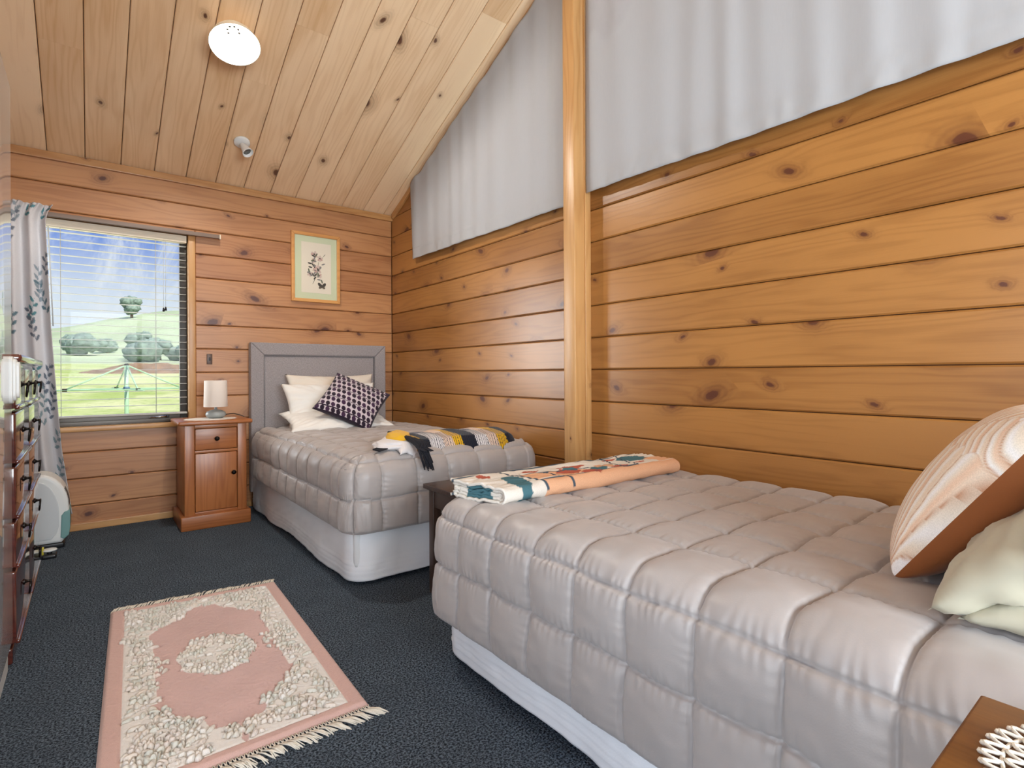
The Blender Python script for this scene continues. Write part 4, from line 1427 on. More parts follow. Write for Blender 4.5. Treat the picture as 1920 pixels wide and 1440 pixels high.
def flower_art():
    V, F, cols = [], [], []
    rg = random.Random(3)
    layer = [0]

    def ell(cx, cz, rx, rz, an, col, n=12):
        layer[0] += 1
        k = len(V)
        for j in range(n):
            t = 2 * math.pi * j / n
            a, b_ = rx * math.cos(t), rz * math.sin(t)
            V.append((cx + a * math.cos(an) - b_ * math.sin(an), -0.0138 - 0.00002 * layer[0], cz + a * math.sin(an) + b_ * math.cos(an)))
            cols.append(col)
        F.append(tuple(k + j for j in range(n)))
    X0, Z0_ = -0.668, 1.845
    green, pink, grey, dk = L3(108, 110, 92), L3(196, 160, 150), L3(140, 132, 128), L3(78, 72, 66)
    stem = [(-0.03, -0.13), (0.0, -0.06), (0.012, 0.0), (0.02, 0.06), (0.055, 0.10), (0.075, 0.125)]
    for (a, b_), (c_, d) in zip(stem[:-1], stem[1:]):
        ell(X0 + (a + c_) / 2, Z0_ + (b_ + d) / 2, math.hypot(c_ - a, d - b_) / 2, 0.0022, math.atan2(d - b_, c_ - a), green)
    for cx, cz, r in ((-0.015, 0.115, 0.026), (0.030, 0.085, 0.024), (-0.02, 0.06, 0.02), (0.012, -0.005, 0.034), (-0.05, -0.045, 0.024), (0.025, -0.055, 0.02), (-0.01, -0.015, 0.02)):
        for j in range(6):
            an = j * math.pi / 3 + rg.random()
            ell(X0 + cx + r * 0.55 * math.cos(an), Z0_ + cz + r * 0.55 * math.sin(an), r * 0.55, r * 0.34, an, rg.choice([pink, grey, L3(206, 182, 170)]))
        ell(X0 + cx, Z0_ + cz, r * 0.25, r * 0.25, 0, dk)
    for j in range(20):
        cx, cz = rg.uniform(-0.06, 0.06), rg.uniform(-0.11, 0.11)
        ell(X0 + cx, Z0_ + cz, 0.016, 0.006, rg.uniform(0, 3.1), rg.choice([green, dk, grey]))
    for s in (-1, 1):                                     # butterfly
        ell(X0 + 0.045 + s * 0.018, Z0_ - 0.128, 0.020, 0.012, s * 0.9, dk)
        ell(X0 + 0.045 + s * 0.014, Z0_ - 0.150, 0.013, 0.009, -s * 0.6, L3(110, 96, 80))
    ell(X0 + 0.045, Z0_ - 0.138, 0.003, 0.02, 0, L3(50, 46, 42))
    m = me('flower_drawing', V, F)
    at_ = m.color_attributes.new('Col', 'FLOAT_COLOR', 'POINT')
    at_.data.foreach_set('color', np.concatenate([np.array(cols), np.ones((len(cols), 1))], 1).astype(np.float32).ravel())
    obj('flower_drawing', m, INK, pic)


flower_art()
B().box(px0 + 0.02, px1 - 0.02, -0.0165, -0.0155, pz0 + 0.02, pz1 - 0.02).build('glazing', GLASS, pic)

sw = thing('light_switch', 'small dark brown switch plate on the back wall by the window', 'switch', (-1.432, -0.004, 1.105))
B().box(-1.450, -1.414, -0.009, 0.0, 1.068, 1.142, 0.003).build('plate', plain('brown_switch', lin(86, 62, 48), 0.4), sw)
B().box(-1.437, -1.427, -0.015, -0.008, 1.094, 1.116, 0.002).build('rocker', BLACKPL, sw)

# ------------------------------------------------------------------ bedside cabinet with lamp
bc = thing('bedside_cabinet', 'stained pine bedside cabinet with one drawer and one door below the window', 'bedside cabinet', (-1.46, -0.28, 0))


def plank(name, x0, x1, y0, y1, z0, z1, parent, mat=None, bev=0.004, along='z'):
    mat = mat or STAND
    cx, cy, cz = (x0 + x1) / 2, (y0 + y1) / 2, (z0 + z1) / 2
    dx, dy, dz = (x1 - x0) / 2, (y1 - y0) / 2, (z1 - z0) / 2
    if along == 'z':
        M = frame((cx, cy, cz), (0, 0, 1), (1, 0, 0)); a, b_, c_ = dz, dx, dy
    elif along == 'x':
        M = frame((cx, cy, cz), (1, 0, 0), (0, 0, 1)); a, b_, c_ = dx, dz, dy
    elif along == 'xf':
        M = frame((cx, cy, cz), (1, 0, 0), (0, 1, 0)); a, b_, c_ = dx, dy, dz
    else:
        M = frame((cx, cy, cz), (0, 1, 0), (0, 0, 1)); a, b_, c_ = dy, dz, dx
    b = B().box(-a, a, -b_, b_, -c_, c_, bev)
    return obj(name, b.mesh(name), mat, parent, M)


plank('plinth', -1.668, -1.262, -0.478, -0.075, 0.0, 0.090, bc, along='x', bev=0.006)
plank('side_panel', -1.646, -1.628, -0.452, -0.085, 0.090, 0.668, bc)
plank('side_panel', -1.302, -1.284, -0.452, -0.085, 0.090, 0.668, bc)
plank('back_panel', -1.628, -1.302, -0.100, -0.085, 0.090, 0.668, bc)
plank('stile', -1.646, -1.588, -0.458, -0.432, 0.090, 0.668, bc)
plank('stile', -1.340, -1.284, -0.458, -0.432, 0.090, 0.668, bc)
plank('rail', -1.588, -1.340, -0.455, -0.432, 0.645, 0.668, bc, along='x', bev=0.002)
plank('rail', -1.588, -1.340, -0.455, -0.432, 0.484, 0.502, bc, along='x', bev=0.002)
plank('rail', -1.588, -1.340, -0.455, -0.432, 0.090, 0.108, bc, along='x', bev=0.002)
plank('shelf', -1.628, -1.302, -0.432, -0.100, 0.488, 0.500, bc, along='xf', bev=0.0)
plank('cabinet_top', -1.682, -1.252, -0.492, -0.072, 0.668, 0.694, bc, along='xf', bev=0.009)
KNOB = [(0.005, 0.0), (0.007, 0.003), (0.006, 0.010), (0.012, 0.015), (0.015, 0.021), (0.012, 0.028), (0.001, 0.030)]


def knob(x, y, z, parent, d=(0, -1, 0)):
    dz = Vector(d)
    M = frame((x, y, z), dz.orthogonal(), dz.cross(dz.orthogonal()))
    return B().lathe(KNOB, M, 18).build('knob', IRON, parent)


dr = plank('drawer', -1.585, -1.343, -0.456, -0.438, 0.505, 0.642, bc, along='x', bev=0.003)
knob(-1.463, -0.456, 0.575, dr)
do = plank('door', -1.585, -1.343, -0.456, -0.438, 0.111, 0.481, bc, bev=0.003)
knob(-1.365, -0.456, 0.345, do)

doily = tag(B().prism([(0.15 * math.cos(2 * math.pi * k / 40) * (1 + 0.05 * (k % 2)), 0.125 * math.sin(2 * math.pi * k / 40) * (1 + 0.05 * (k % 2))) for k in range(40)],
                      Matrix.Translation((-1.475, -0.315, 0.694)), 0.003, 0.001, 1).build('lace_doily', LACE), 'white lace doily under the small table lamp', 'doily')

lp = thing('table_lamp', 'small table lamp with white drum shade and grey pebble base', 'lamp', (-1.440, -0.29, 0.697))
ML = Matrix.Translation((-1.440, -0.29, 0.696))
B().lathe([(0.002, 0.0), (0.040, 0.001), (0.058, 0.014), (0.063, 0.028), (0.056, 0.044), (0.036, 0.054), (0.014, 0.058), (0.009, 0.064), (0.009, 0.072)], ML, 32).build('base', CERAMIC, lp)
B().tube([ML @ Vector((0, 0, 0.07)), ML @ Vector((0, 0, 0.16))], 0.006, 10).build('stem', CHROME, lp)
so = B().lathe([(0.072, 0.078), (0.073, 0.080), (0.069, 0.254), (0.068, 0.256), (0.066, 0.254), (0.070, 0.080), (0.072, 0.078)], ML, 40).build('shade', SHADE, lp)
ri = B()
for k in range(3):
    a = 2 * math.pi * k / 3
    ri.tube([ML @ Vector((0, 0, 0.155)), ML @ Vector((0.068 * math.cos(a), 0.068 * math.sin(a), 0.25))], 0.0015, 5)
ri.build('shade_carrier', CHROME, so)
B().sphere((0, 0, 0), 0.022, (1, 1, 1.3), 14, 10).build('bulb', WHITEPLASTIC, lp, ML @ Matrix.Translation((0, 0, 0.185)))
B().tube([(-1.395, -0.265, 0.702), (-1.36, -0.22, 0.715), (-1.31, -0.18, 0.716), (-1.265, -0.165, 0.702), (-1.240, -0.17, 0.69), (-1.232, -0.18, 0.60), (-1.236, -0.19, 0.40), (-1.228, -0.18, 0.22), (-1.232, -0.16, 0.03)], 0.0032, 6).build('cord', CORD, lp)

# ------------------------------------------------------------------ small dark table between the beds
st = thing('side_table', 'small dark wooden side table between the two beds', 'side table', (-0.70, -2.42, 0))
plank('table_top', -0.925, -0.50, -2.66, -2.25, 0.470, 0.492, st, DARKWOOD, 0.004, 'xf')
for xa, ya in ((-0.905, -2.64), (-0.56, -2.64), (-0.905, -2.31), (-0.56, -2.31)):
    plank('leg', xa, xa + 0.04, ya, ya + 0.04, 0.0, 0.470, st, DARKWOOD, 0.003)
plank('apron', -0.865, -0.56, -2.635, -2.617, 0.39, 0.470, st, DARKWOOD, 0.002, 'x')
plank('apron', -0.865, -0.56, -2.293, -2.275, 0.39, 0.470, st, DARKWOOD, 0.002, 'x')
plank('apron', -0.900, -0.882, -2.60, -2.31, 0.39, 0.470, st, DARKWOOD, 0.002, 'y')
plank('apron', -0.543, -0.525, -2.60, -2.31, 0.39, 0.470, st, DARKWOOD, 0.002, 'y')

# ------------------------------------------------------------------ oak bedside table beside the camera with crocheted doily
nt = thing('bedside_table', 'oak bedside table with a crocheted doily at the side of the nearer bed', 'bedside table', (-1.50, -4.50, 0))
plank('table_top', -1.74, -1.272, -4.74, -4.275, 0.577, 0.600, nt, OAK, 0.004, 'y')
nt.children[0].matrix_basis = nt.children[0].matrix_basis
for xa, ya in ((-1.725, -4.725), (-1.327, -4.725), (-1.725, -4.33), (-1.327, -4.33)):
    plank('leg', xa, xa + 0.04, ya, ya + 0.04, 0.0, 0.577, nt, OAK, 0.003)
for a in ((-1.685, -1.327, -4.72, -4.70), (-1.685, -1.327, -4.312, -4.292)):
    plank('apron', *a, 0.47, 0.577, nt, OAK, 0.002, 'x')
for a in ((-1.722, -1.702, -4.685, -4.33), (-1.310, -1.290, -4.685, -4.33)):
    plank('apron', *a, 0.47, 0.577, nt, OAK, 0.002, 'y')


def crochet(cx, cy, z, R_):
    b = B()
    rg = random.Random(2)
    rings = 6
    for k in range(rings):
        r0, r1 = R_ * (k + 0.15) / rings, R_ * (k + 1.0) / rings
        n = 8 + 6 * k
        for j in range(n):
            a = 2 * math.pi * (j + 0.5 * (k % 2)) / n
            w = math.pi / n * 0.92
            pts = []
            for s in range(7):
                f = s / 6
                aa = a - w + 2 * w * f
                rr = r0 + (r1 - r0) * math.sin(math.pi * f)
                pts.append((cx + rr * math.cos(aa), cy + rr * math.sin(aa), z + 0.0025 + 0.0016 * math.sin(math.pi * f)))
            b.tube(pts, 0.0021, 5)
        ring = [(cx + r0 * math.cos(2 * math.pi * j / 40), cy + r0 * math.sin(2 * math.pi * j / 40), z + 0.0022) for j in range(40)]
        b.tube(ring, 0.0020, 5, closed=True)
    for j in range(40):
        a = 2 * math.pi * j / 40
        b.sphere((cx + R_ * 1.0 * math.cos(a), cy + R_ * 1.0 * math.sin(a), z + 0.003), 0.0036, (1, 1, 0.8), 6, 4)
    return b


tag(crochet(-1.387, -4.412, 0.600, 0.112).build('crocheted_doily', CREAMYARN), 'round cream crocheted doily on the oak bedside table', 'doily')

# ------------------------------------------------------------------ chest of drawers
ch = thing('chest_of_drawers', 'tall glossy dark mahogany chest of drawers with iron ring pulls beside the window', 'chest of drawers', (-2.56, -1.40, 0))
cxf = -2.318                                                # drawer front plane
cy0, cy1 = -1.935, -0.885
plank('carcass', -2.82, cxf - 0.022, cy0, cy1, 0.055, 1.035, ch, MAHOG, 0.004, 'z')
plank('chest_top', -2.83, cxf + 0.018, cy0 - 0.012, cy1 + 0.012, 1.038, 1.064, ch, MAHOG, 0.010, 'y')
plank('plinth', -2.80, cxf - 0.010, cy0 + 0.01, cy1 - 0.01, 0.0, 0.055, ch, MAHOG, 0.006, 'y')


def pull(y, z, parent):
    b = B()
    x = cxf + 0.0
    b.lathe([(0.011, 0.0), (0.013, 0.002), (0.008, 0.006), (0.005, 0.012), (0.005, 0.020)], frame((x, y, z), (0, 1, 0), (0, 0, 1)), 12)
    b.tube([(x + 0.018, y - 0.012, z), (x + 0.022, y, z + 0.004), (x + 0.018, y + 0.012, z)], 0.003, 6)
    ring = [(x + 0.019 + 0.002 * math.cos(a), y + 0.017 * math.sin(a), z - 0.022 + 0.024 * math.cos(a)) for a in [2 * math.pi * k / 20 for k in range(20)]]
    b.tube(ring, 0.0036, 6, closed=True)
    return b.build('ring_pull', IRON, parent)


rows_ = [(0.070, 0.318, 2), (0.330, 0.486, 2), (0.498, 0.676, 2), (0.688, 0.862, 2), (0.876, 1.018, 3)]
for za, zb_, n in rows_:
    for k in range(n):
        ya = cy0 + 0.006 + (cy1 - cy0 - 0.012) * k / n + 0.003
        yb = cy0 + 0.006 + (cy1 - cy0 - 0.012) * (k + 1) / n - 0.003
        d_ = plank('drawer', cxf - 0.022, cxf, ya, yb, za, zb_, ch, MAHOG, 0.007, 'y')
        plank('drawer_lip', cxf - 0.004, cxf + 0.010, ya + 0.001, yb - 0.001, za - 0.002, za + 0.012, d_, MAHOG, 0.005, 'y')
        pull((ya + yb) / 2, (za + zb_) / 2 + 0.012, d_)

# ------------------------------------------------------------------ tall white wardrobe
wd = thing('wardrobe', 'tall glossy white wardrobe with a chunky rounded handle beside the chest', 'wardrobe', (-2.62, -2.45, 0))
wx = -2.325
wy0, wy1 = -3.02, -1.955
B().box(-2.92, wx - 0.020, wy0, wy1, 0.095, 1.965, 0.003).build('cabinet_body', WHITEGLOSS, wd)
B().box(-2.90, wx - 0.012, wy0 + 0.01, wy1 - 0.012, 0.0, 0.094).build('kick_board', WHITEPLASTIC, wd)
for k in range(2):
    ya = wy0 + (wy1 - wy0) * k / 2 + 0.002
    yb = wy0 + (wy1 - wy0) * (k + 1) / 2 - 0.002
    dd = B().box(wx - 0.019, wx, ya, yb, 0.098, 1.965, 0.003).build('door', WHITEGLOSS, wd)
    hy0 = yb - 0.085 if k == 1 else ya + 0.015
    hh = B()
    for j in range(3):                      # stepped pull of three rounded plates
        g_ = 0.009 * j
        ya_, yb_, za_, zb_ = hy0 + g_, hy0 + 0.078 - g_, 0.898 + g_, 1.054 - g_
        rc_ = 0.026 - 0.004 * j
        pts = []
        for (cx_, cz_, a0_) in ((yb_ - rc_, za_ + rc_, -90), (yb_ - rc_, zb_ - rc_, 0), (ya_ + rc_, zb_ - rc_, 90), (ya_ + rc_, za_ + rc_, 180)):
            pts += [(cx_ + rc_ * math.cos(math.radians(a0_ + 15 * k_)), cz_ + rc_ * math.sin(math.radians(a0_ + 15 * k_))) for k_ in range(7)]
        hh.prism(pts, frame((wx - 0.001 + 0.008 * j, 0, 0), (0, 1, 0), (0, 0, 1)), 0.010, 0.004, 3)
    hh.build('handle', WHITEPLASTIC, dd)

# ------------------------------------------------------------------ dehumidifier
dh = thing('dehumidifier', 'white and teal rounded dehumidifier on the carpet under the patterned curtain', 'dehumidifier', (-2.36, -0.31, 0))


def bullet(x0, x1, ztop, zb, n=16):
    xc, hw = (x0 + x1) / 2, (x1 - x0) / 2
    pts = [(x0 + 0.012, zb), (x1 - 0.035, zb), (x1 - 0.012, zb + 0.030), (x1, zb + 0.075)]
    zs = ztop - 0.19
    for k in range(n + 1):
        a = math.pi * k / n
        pts.append((xc + hw * math.cos(a), zs + 0.19 * math.sin(a)))
    pts.append((x0, zb + 0.06))
    return pts


B().prism(bullet(-2.475, -2.213, 0.428, 0.030), frame((0, -0.205, 0), (1, 0, 0), (0, 0, 1)), 0.185, 0.022, 4).build('body', WHITEPLASTIC, dh)
B().prism(bullet(-2.450, -2.258, 0.388, 0.055), frame((0, -0.388, 0), (1, 0, 0), (0, 0, 1)), 0.006, 0.004, 2).build('front_panel', GREYPLASTIC, dh)
tp = [(-2.252, 0.060), (-2.236, 0.050), (-2.214, 0.072), (-2.2085, 0.110), (-2.2085, 0.215), (-2.235, 0.205), (-2.248, 0.185)]
B().prism(tp, frame((0, -0.210, 0), (1, 0, 0), (0, 0, 1)), 0.186, 0.006, 2).build('water_tank', TEAL, dh)
for k in range(14):
    z_ = 0.238 + 0.0075 * k
    xw = -2.344 + 0.131 * math.cos(math.asin(min(1, max(0, (z_ - 0.238) / 0.19))))
    B().box(xw - 0.030, xw + 0.0012, -0.380, -0.30, z_, z_ + 0.0032).build('vent_slot', BLACKPL, dh)
B().box(-2.455, -2.235, -0.385, -0.215, 0.0, 0.032, 0.008).build('base', BLACKPL, dh)

pg = thing('plug_adapter', 'small black plug adapter with white cap and yellow band on the carpet beside the chest', 'plug', (-2.29, -0.56, 0))
B().box(-2.325, -2.262, -0.60, -0.53, 0.0, 0.022, 0.009, 3).build('plug_body', BLACKPL, pg)
B().lathe([(0.001, 0.0), (0.030, 0.001), (0.034, 0.005), (0.030, 0.010), (0.001, 0.012)], Matrix.Translation((-2.293, -0.555, 0.034)), 20).build('cap', WHITEPLASTIC, pg)
B().lathe([(0.012, 0.0), (0.012, 0.014)], Matrix.Translation((-2.293, -0.555, 0.021)), 14).build('neck', BLACKPL, pg)
B().box(-2.325, -2.316, -0.575, -0.545, 0.02, 0.058, 0.002).build('band', YELLOWPL, pg)


# ------------------------------------------------------------------ carved pink rug
def rug():
    root = thing('rug', 'carved pink wool rug with cream flowers and fringed ends on the carpet', 'rug', (-1.76, -2.3, 0))
    c00, c10, c01, c11 = (np.array(p) for p in ((-2.053, -1.660), (-1.430, -1.733), (-2.118, -2.905), (-1.466, -2.905)))
    nu, nv = 216, 414
    Wm, Lm = 0.64, 1.23
    u = np.linspace(0, 1, nu)
    v = np.linspace(0, 1, nv)
    uu, vv = np.meshgrid(u, v, indexing='ij')
    xs, ys = uu * Wm, vv * Lm
    pink, cream, pale, edge = L3(216, 182, 176), L3(228, 224, 216), L3(236, 233, 228), L3(210, 174, 164)
    cols = np.tile(edge, uu.shape + (1,))
    H = np.full(uu.shape, 0.0165)
    bx, by = 0.048, 0.036
    inb = (xs > bx) & (xs < Wm - bx) & (ys > by) & (ys < Lm - by)
    cols = np.where(inb[..., None], pale, cols)
    H = np.where(inb, 0.0155, H)
    cx, cy = xs - Wm / 2, ys - Lm / 2
    # pink field: wide in the middle, cut back at the corners by the floral spandrels
    wobx = 0.010 * np.sin(ys * 60) + 0.008 * np.sin(ys * 23 + 1)
    lim = np.interp(np.abs(cy), [0.0, 0.235, 0.24, 0.33, 0.36, 0.42, 0.47, 0.48], [0.186, 0.186, 0.195, 0.165, 0.115, 0.085, 0.050, 0.0]) + wobx * 0.7 * (np.abs(cy) > 0.235)
    fld = np.abs(cx) < lim
    med = (cx / 0.118) ** 2 + (cy / 0.150) ** 2 < 1 + 0.10 * np.sin(np.arctan2(cy / 0.150, cx / 0.118) * 8)
    fld2 = fld & ~med
    cols = np.where(fld2[..., None], pink * (0.96 + 0.05 * vnoise(xs * 12, ys * 12, 2))[..., None], cols)
    H = np.where(fld2, 0.0140, H)
    # grooves along the border seams
    gv = np.minimum(np.minimum(np.abs(xs - bx), np.abs(xs - Wm + bx)), np.minimum(np.abs(ys - by), np.abs(ys - Lm + by)))
    edge_in = (xs > bx - 0.006) & (xs < Wm - bx + 0.006) & (ys > by - 0.006) & (ys < Lm - by + 0.006)
    H = H - np.where(edge_in, 0.004 * np.exp(-(gv / 0.003) ** 2), 0)
    rg = random.Random(12)
    tints = [L3(230, 225, 216), L3(226, 221, 210), L3(220, 220, 210), L3(234, 225, 214), L3(228, 219, 211), L3(238, 235, 229), L3(214, 215, 205), L3(232, 229, 222)]
    dx, dy = Wm / (nu - 1), Lm / (nv - 1)

    def petal(px, py, a, b_, an, col, h=0.0045):
        i0, i1 = max(0, int((px - a * 1.6) / dx)), min(nu, int((px + a * 1.6) / dx) + 2)
        j0, j1 = max(0, int((py - a * 1.6) / dy)), min(nv, int((py + a * 1.6) / dy) + 2)
        if i1 <= i0 or j1 <= j0:
            return
        X_, Y_ = xs[i0:i1, j0:j1] - px, ys[i0:i1, j0:j1] - py
        p = X_ * math.cos(an) + Y_ * math.sin(an)
        q_ = -X_ * math.sin(an) + Y_ * math.cos(an)
        e = np.sqrt((p / a) ** 2 + (q_ / b_) ** 2)
        ins = e < 1
        Hs = H[i0:i1, j0:j1]
        H[i0:i1, j0:j1] = np.where(ins, 0.0155 + 1.5 * h * np.sqrt(np.clip(1 - e ** 2.4, 0, 1)), np.where(e < 1.35, np.minimum(Hs, 0.0145 - 0.0125 * np.exp(-((e - 1.12) / 0.16) ** 2)), Hs))
        cols[i0:i1, j0:j1] = np.where(ins[..., None], col, cols[i0:i1, j0:j1])

    def ok(px, py):
        i, j = int(px / dx), int(py / dy)
        return 0 <= i < nu and 0 <= j < nv and inb[i, j] and not fld2[i, j]
    margin = 0.012
    n = 0
    while n < 1250:
        px, py = rg.uniform(bx + margin, Wm - bx - margin), rg.uniform(by + margin, Lm - by - margin)
        if not ok(px, py):
            continue
        strip = (px < bx + 0.028) or (px > Wm - bx - 0.028)
        if strip and abs(py - Lm / 2) < 0.42 and rg.random() < 0.8:
            n += 1
            continue
        a = rg.uniform(0.008, 0.019)
        if rg.random() < 0.16:                              # a flower of five petals
            r0 = rg.uniform(0.010, 0.017)
            col = rg.choice(tints)
            for k in range(5):
                an = 2 * math.pi * k / 5 + rg.random() * 0.4
                petal(px + r0 * math.cos(an), py + r0 * math.sin(an), r0 * 0.75, r0 * 0.5, an, col, 0.006)
            petal(px, py, r0 * 0.4, r0 * 0.4, 0, rg.choice(tints), 0.006)
            n += 4
        else:
            petal(px, py, a, a * rg.uniform(0.35, 0.5), rg.uniform(0, math.pi), rg.choice(tints), rg.uniform(0.003, 0.0055))
        n += 1
    for sx in (-1, 1):                                      # sprigs inside the field
        for k in range(13):
            px, py = Wm / 2 + sx * rg.uniform(0.150, 0.195), Lm / 2 + rg.uniform(-0.07, 0.07)
            petal(px, py, rg.uniform(0.009, 0.015), 0.0055, rg.uniform(-0.6, 0.6) + math.pi / 2 * rg.random(), rg.choice(tints))
    # rounded rim
    rim = np.minimum(np.minimum(xs, Wm - xs), np.minimum(ys, Lm - ys))
    H = H * np.sqrt(np.clip(rim / 0.010, 0.02, 1)) + 0.0008 * vnoise(xs * 160, ys * 160, 1)
    base = (c00[None, None] * (1 - uu)[..., None] + c10[None, None] * uu[..., None]) * (1 - vv)[..., None] + (c01[None, None] * (1 - uu)[..., None] + c11[None, None] * uu[..., None]) * vv[..., None]
    Pn = np.concatenate([base, np.maximum(H, 0.0012)[..., None]], -1)
    obj('rug_pile', grid_mesh('rug_pile', Pn, cols), RUGM, root)
    # fringes
    for end in (0, 1):
        fr = B()
        p0, p1 = (c00, c10) if end == 0 else (c01, c11)
        d = np.array([0.0, 1.0]) if end == 0 else np.array([0.0, -1.0])
        ns = 62
        for k in range(ns):
            f = (k + 0.5) / ns
            a = p0 * (1 - f) + p1 * f
            kn = a + d * 0.016
            ln = rg.uniform(0.042, 0.060) if end == 0 else rg.uniform(0.040, 0.058)
            lean = (0.020 + rg.uniform(-.006, .012)) if end == 0 else (0.026 + rg.uniform(-.012, .016))
            for s in (-0.0028, 0.0028):                     # lattice up to the knot
                aa = a + np.array([s * 1.6, 0])
                fr.tube([(aa[0], aa[1], 0.006), (kn[0], kn[1], 0.006)], 0.0014, 5)
            fr.sphere((kn[0], kn[1], 0.006), 0.0038, (1, 1, 0.8), 6, 4)
            for s in range(4):
                off = rg.uniform(-0.006, 0.006)
                e = kn + d * ln * rg.uniform(0.8, 1.05) + np.array([lean + off, 0])
                m_ = (kn + e) / 2 + np.array([rg.uniform(-.004, .004), 0])
                fr.tube([(kn[0], kn[1], 0.006), (m_[0], m_[1], 0.006 + rg.uniform(0, 0.004)), (e[0], e[1], 0.0022)], [0.0022, 0.0020, 0.0010], 5)
        fr.build('fringe', CREAMYARN, root)['kind'] = 'stuff'


rug()
# ------------------------------------------------------------------ outside the window
def grass():
    m, t, b = newmat('meadow_grass')
    co = nd(t, 'ShaderNodeTexCoord').outputs['Object']
    n = nd(t, 'ShaderNodeTexNoise', {'Vector': co, 'Scale': 0.35, 'Detail': 4.0}).outputs[0]
    n2 = nd(t, 'ShaderNodeTexNoise', {'Vector': co, 'Scale': 3.5, 'Detail': 3.0}).outputs[0]
    c = mixc(t, sstep(t, n, 0.35, 0.65), lin(170, 184, 106), lin(206, 206, 150))
    c = mixc(t, sstep(t, n2, 0.5, 0.75, 0.0, 0.6), c, lin(136, 160, 74))
    t.links.new(c, b.inputs['Base Color'])
    b.inputs['Roughness'].default_value = 0.95
    b.inputs['Specular IOR Level'].default_value = 0.1
    bn = nd(t, 'ShaderNodeBump', {'Strength': 0.6, 'Distance': 0.1, 'Height': n2})
    t.links.new(bn.outputs[0], b.inputs['Normal'])
    return m


GRASS = grass()
HILL = plain('hazed_pasture', lin(188, 200, 158), 0.95, var=0.22, vscale=0.05, spec=0.1)  # paled green, distance haze put into the hill colour
FOL = plain('hazed_foliage', lin(146, 164, 148), 0.9, bump=1.0, bscale=6, var=0.45, vscale=2.0, spec=0.1)  # lightened grey green, haze over the trees put into the leaf colour
SOIL = plain('bare_earth', lin(150, 120, 92), 0.95, bump=1.0, bscale=4, var=0.4, vscale=1.5, spec=0.1)
PALEGREEN = plain('pale_green_paint', lin(166, 200, 162), 0.5)
GZ = -1.15


def terrain(name, x0, x1, y0, y1, fn, n, m, mat, label, cat, kind=None):
    xs, ys = np.linspace(x0, x1, n), np.linspace(y0, y1, m)
    xx, yy = np.meshgrid(xs, ys, indexing='ij')
    o = obj(name, grid_mesh(name, np.stack([xx, yy, fn(xx, yy)], -1)), mat)
    return tag(o, label, cat, None, kind)


def land_z(x, y):
    # the meadow climbs gently from the house, then steepens into the hill
    k = 0.72 + 0.28 * np.tanh((x - 2.0) / 16)
    z = np.interp(y, [0.0, 40.0, 60.0, 90.0, 130.0, 185.0, 210.0], [-1.30, 1.22, 1.7, 3.3, 9.0, 22.0, 23.0])
    return np.where(y > 90, 3.3 + (z - 3.3) * k, z) + np.clip(y / 40, 0, 1) * 0.05 * vnoise(x * 0.4, y * 0.4, 2) + np.clip((y - 80) / 60, 0, 1) * 1.2 * vnoise(x * 0.06, y * 0.06, 4)


terrain('ground_outside', -60, 60, 0.6, 72, land_z, 90, 110, GRASS, 'green meadow outside the window', 'meadow', 'structure')
terrain('grass_hill', -120, 120, 71.5, 208, land_z, 120, 80, HILL, 'haze-paled green pasture hill beyond the meadow', 'hill')
terrain('earth_bank', -3.2, 14.0, 37.0, 43.0, lambda x, y: land_z(x, y) - 0.15 + np.clip(0.62 * np.exp(-((y - 40.0) / 1.4) ** 2) * np.clip((x + 3.2) / 2.4, 0, 1), 0, 2) * (1 + 0.35 * vnoise(x * 1.1, y * 1.1, 5)) + 0.05 * vnoise(x * 2.4, y * 2.4, 3), 130, 50, SOIL, 'bank of bare brown earth behind the clothesline', 'earth bank')


def tree(x, y, h, w, seed, label):
    g = float(land_z(np.array(float(x)), np.array(float(y)))) - 0.1
    root = thing('tree', label, 'tree', (x, y, g))
    B().tube([(x, y, g - 0.3), (x, y, g + h * 0.5)], [w * 0.07, w * 0.04], 8).build('trunk', SOIL, root)
    rg = random.Random(seed)
    b = B()
    for k in range(9):
        a = rg.random() * 6.28
        rr = rg.uniform(0.0, 0.36) * w
        c_ = (x + rr * math.cos(a), y + rr * math.sin(a), g + h * rg.uniform(0.38, 0.80))
        n1, n2 = 18, 12
        R0 = w * rg.uniform(0.20, 0.30)
        V, F = [], []
        for i in range(n2 + 1):
            for j in range(n1):
                th, ph = math.pi * i / n2, 2 * math.pi * j / n1
                d = Vector((math.sin(th) * math.cos(ph), math.sin(th) * math.sin(ph), math.cos(th)))
                r = R0 * (1 + 0.35 * mnoise.noise(d * 2.6 + Vector((k * 3.1, seed, 0))))
                V.append((c_[0] + d.x * r, c_[1] + d.y * r, c_[2] + d.z * r * 0.85))
        for i in range(n2):
            for j in range(n1):
                F.append((i * n1 + j, i * n1 + (j + 1) % n1, (i + 1) * n1 + (j + 1) % n1, (i + 1) * n1 + j))
        b.add(V, F, True)
    b.build('crown', FOL, root)


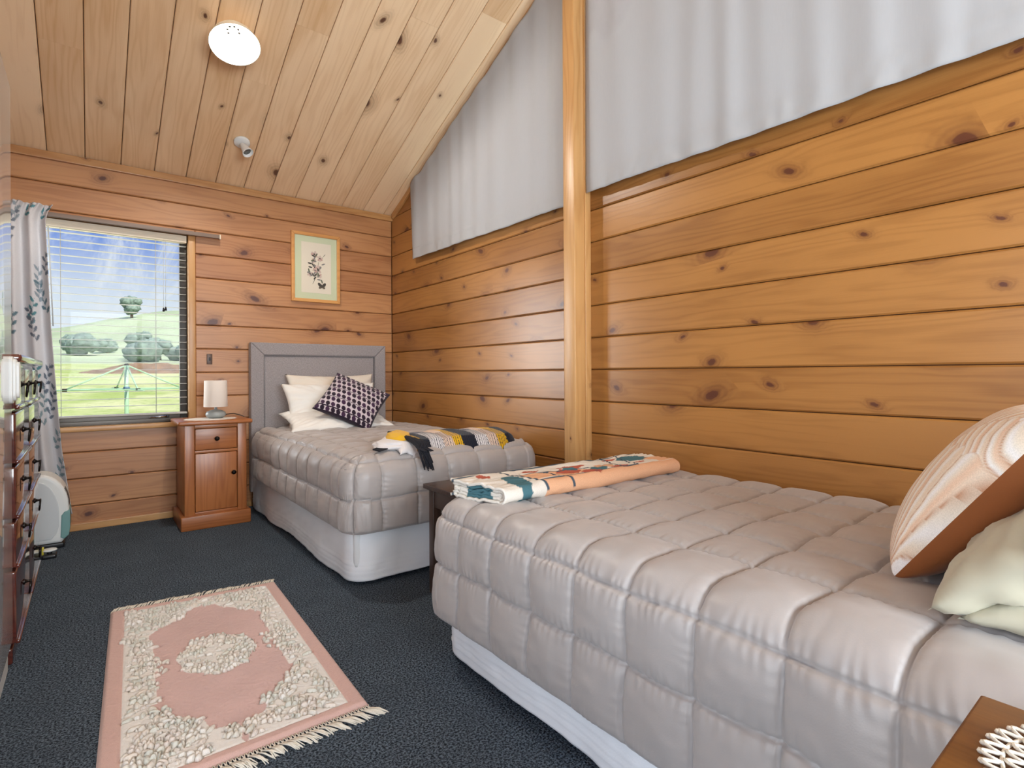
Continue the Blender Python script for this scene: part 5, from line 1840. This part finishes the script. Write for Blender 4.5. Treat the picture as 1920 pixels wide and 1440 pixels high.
# placed along sight lines through the window
tree(3.4, 88, 4.4, 3.6, 1, 'tall rounded tree standing at the foot of the hill')
tree(5.6, 86, 3.2, 4.2, 2, 'broad low tree beside the tall rounded tree')
tree(3.9, 80, 2.2, 5.0, 3, 'low haze-greyed shrub in front of the tall rounded tree')
tree(8.6, 84, 2.4, 4.6, 6, 'low hedge tree at the edge of the meadow beside the broad low tree')
tree(-3.6, 98, 2.8, 5.4, 4, 'wide hedge tree standing alone across the meadow')
tree(0.2, 104, 2.4, 3.6, 7, 'small round bush between the wide hedge tree and the tall rounded tree')
tree(7.0, 176, 6.0, 5.6, 5, 'small distant tree up on the hill')

# rotary clothesline
HX, HY = -1.33, 13.5
rc = thing('rotary_clothesline', 'pale green rotary clothesline standing in the meadow', 'clothesline', (HX, HY, GZ))
B().tube([(HX, HY, GZ - 0.1), (HX, HY, 1.26)], 0.052, 12).build('mast', PALEGREEN, rc)
B().lathe([(0.06, -0.05), (0.075, -0.03), (0.075, 0.03), (0.06, 0.05)], Matrix.Translation((HX, HY, 0.64)), 16, True).build('collar', plain('blue_grey_collar', lin(96, 122, 142), 0.5), rc)
B().lathe([(0.05, -0.02), (0.055, 0.02), (0.03, 0.05)], Matrix.Translation((HX, HY, 1.27)), 14, True).build('hub', BRONZE2, rc)
for k, a in enumerate((math.radians(8), math.radians(98), math.radians(188), math.radians(278))):
    dx_, dy_ = math.cos(a), math.sin(a)
    L_ = 1.30
    B().tube([(HX + 0.06 * dx_, HY + 0.06 * dy_, 0.62), (HX + 1.9 * dx_, HY + 1.9 * dy_, 0.62)], 0.022, 8).build('arm', PALEGREEN, rc)
    B().tube([(HX + 0.04 * dx_, HY + 0.04 * dy_, 1.25), (HX + L_ * dx_, HY + L_ * dy_, 0.63)], 0.020, 8).build('stay', PALEGREEN, rc)
    B().box(HX + L_ * dx_ - 0.05, HX + L_ * dx_ + 0.05, HY + L_ * dy_ - 0.03, HY + L_ * dy_ + 0.03, 0.585, 0.665, 0.01).build('clamp', BRONZE2, rc)
for r_ in (0.8, 1.2, 1.6, 1.88):
    pts = [(HX + r_ * math.cos(math.radians(8 + 90 * k)), HY + r_ * math.sin(math.radians(8 + 90 * k)), 0.63) for k in range(4)]
    B().tube([pts[0], pts[1], pts[2], pts[3], pts[0]], 0.004, 4).build('line', PALEGREEN, rc)
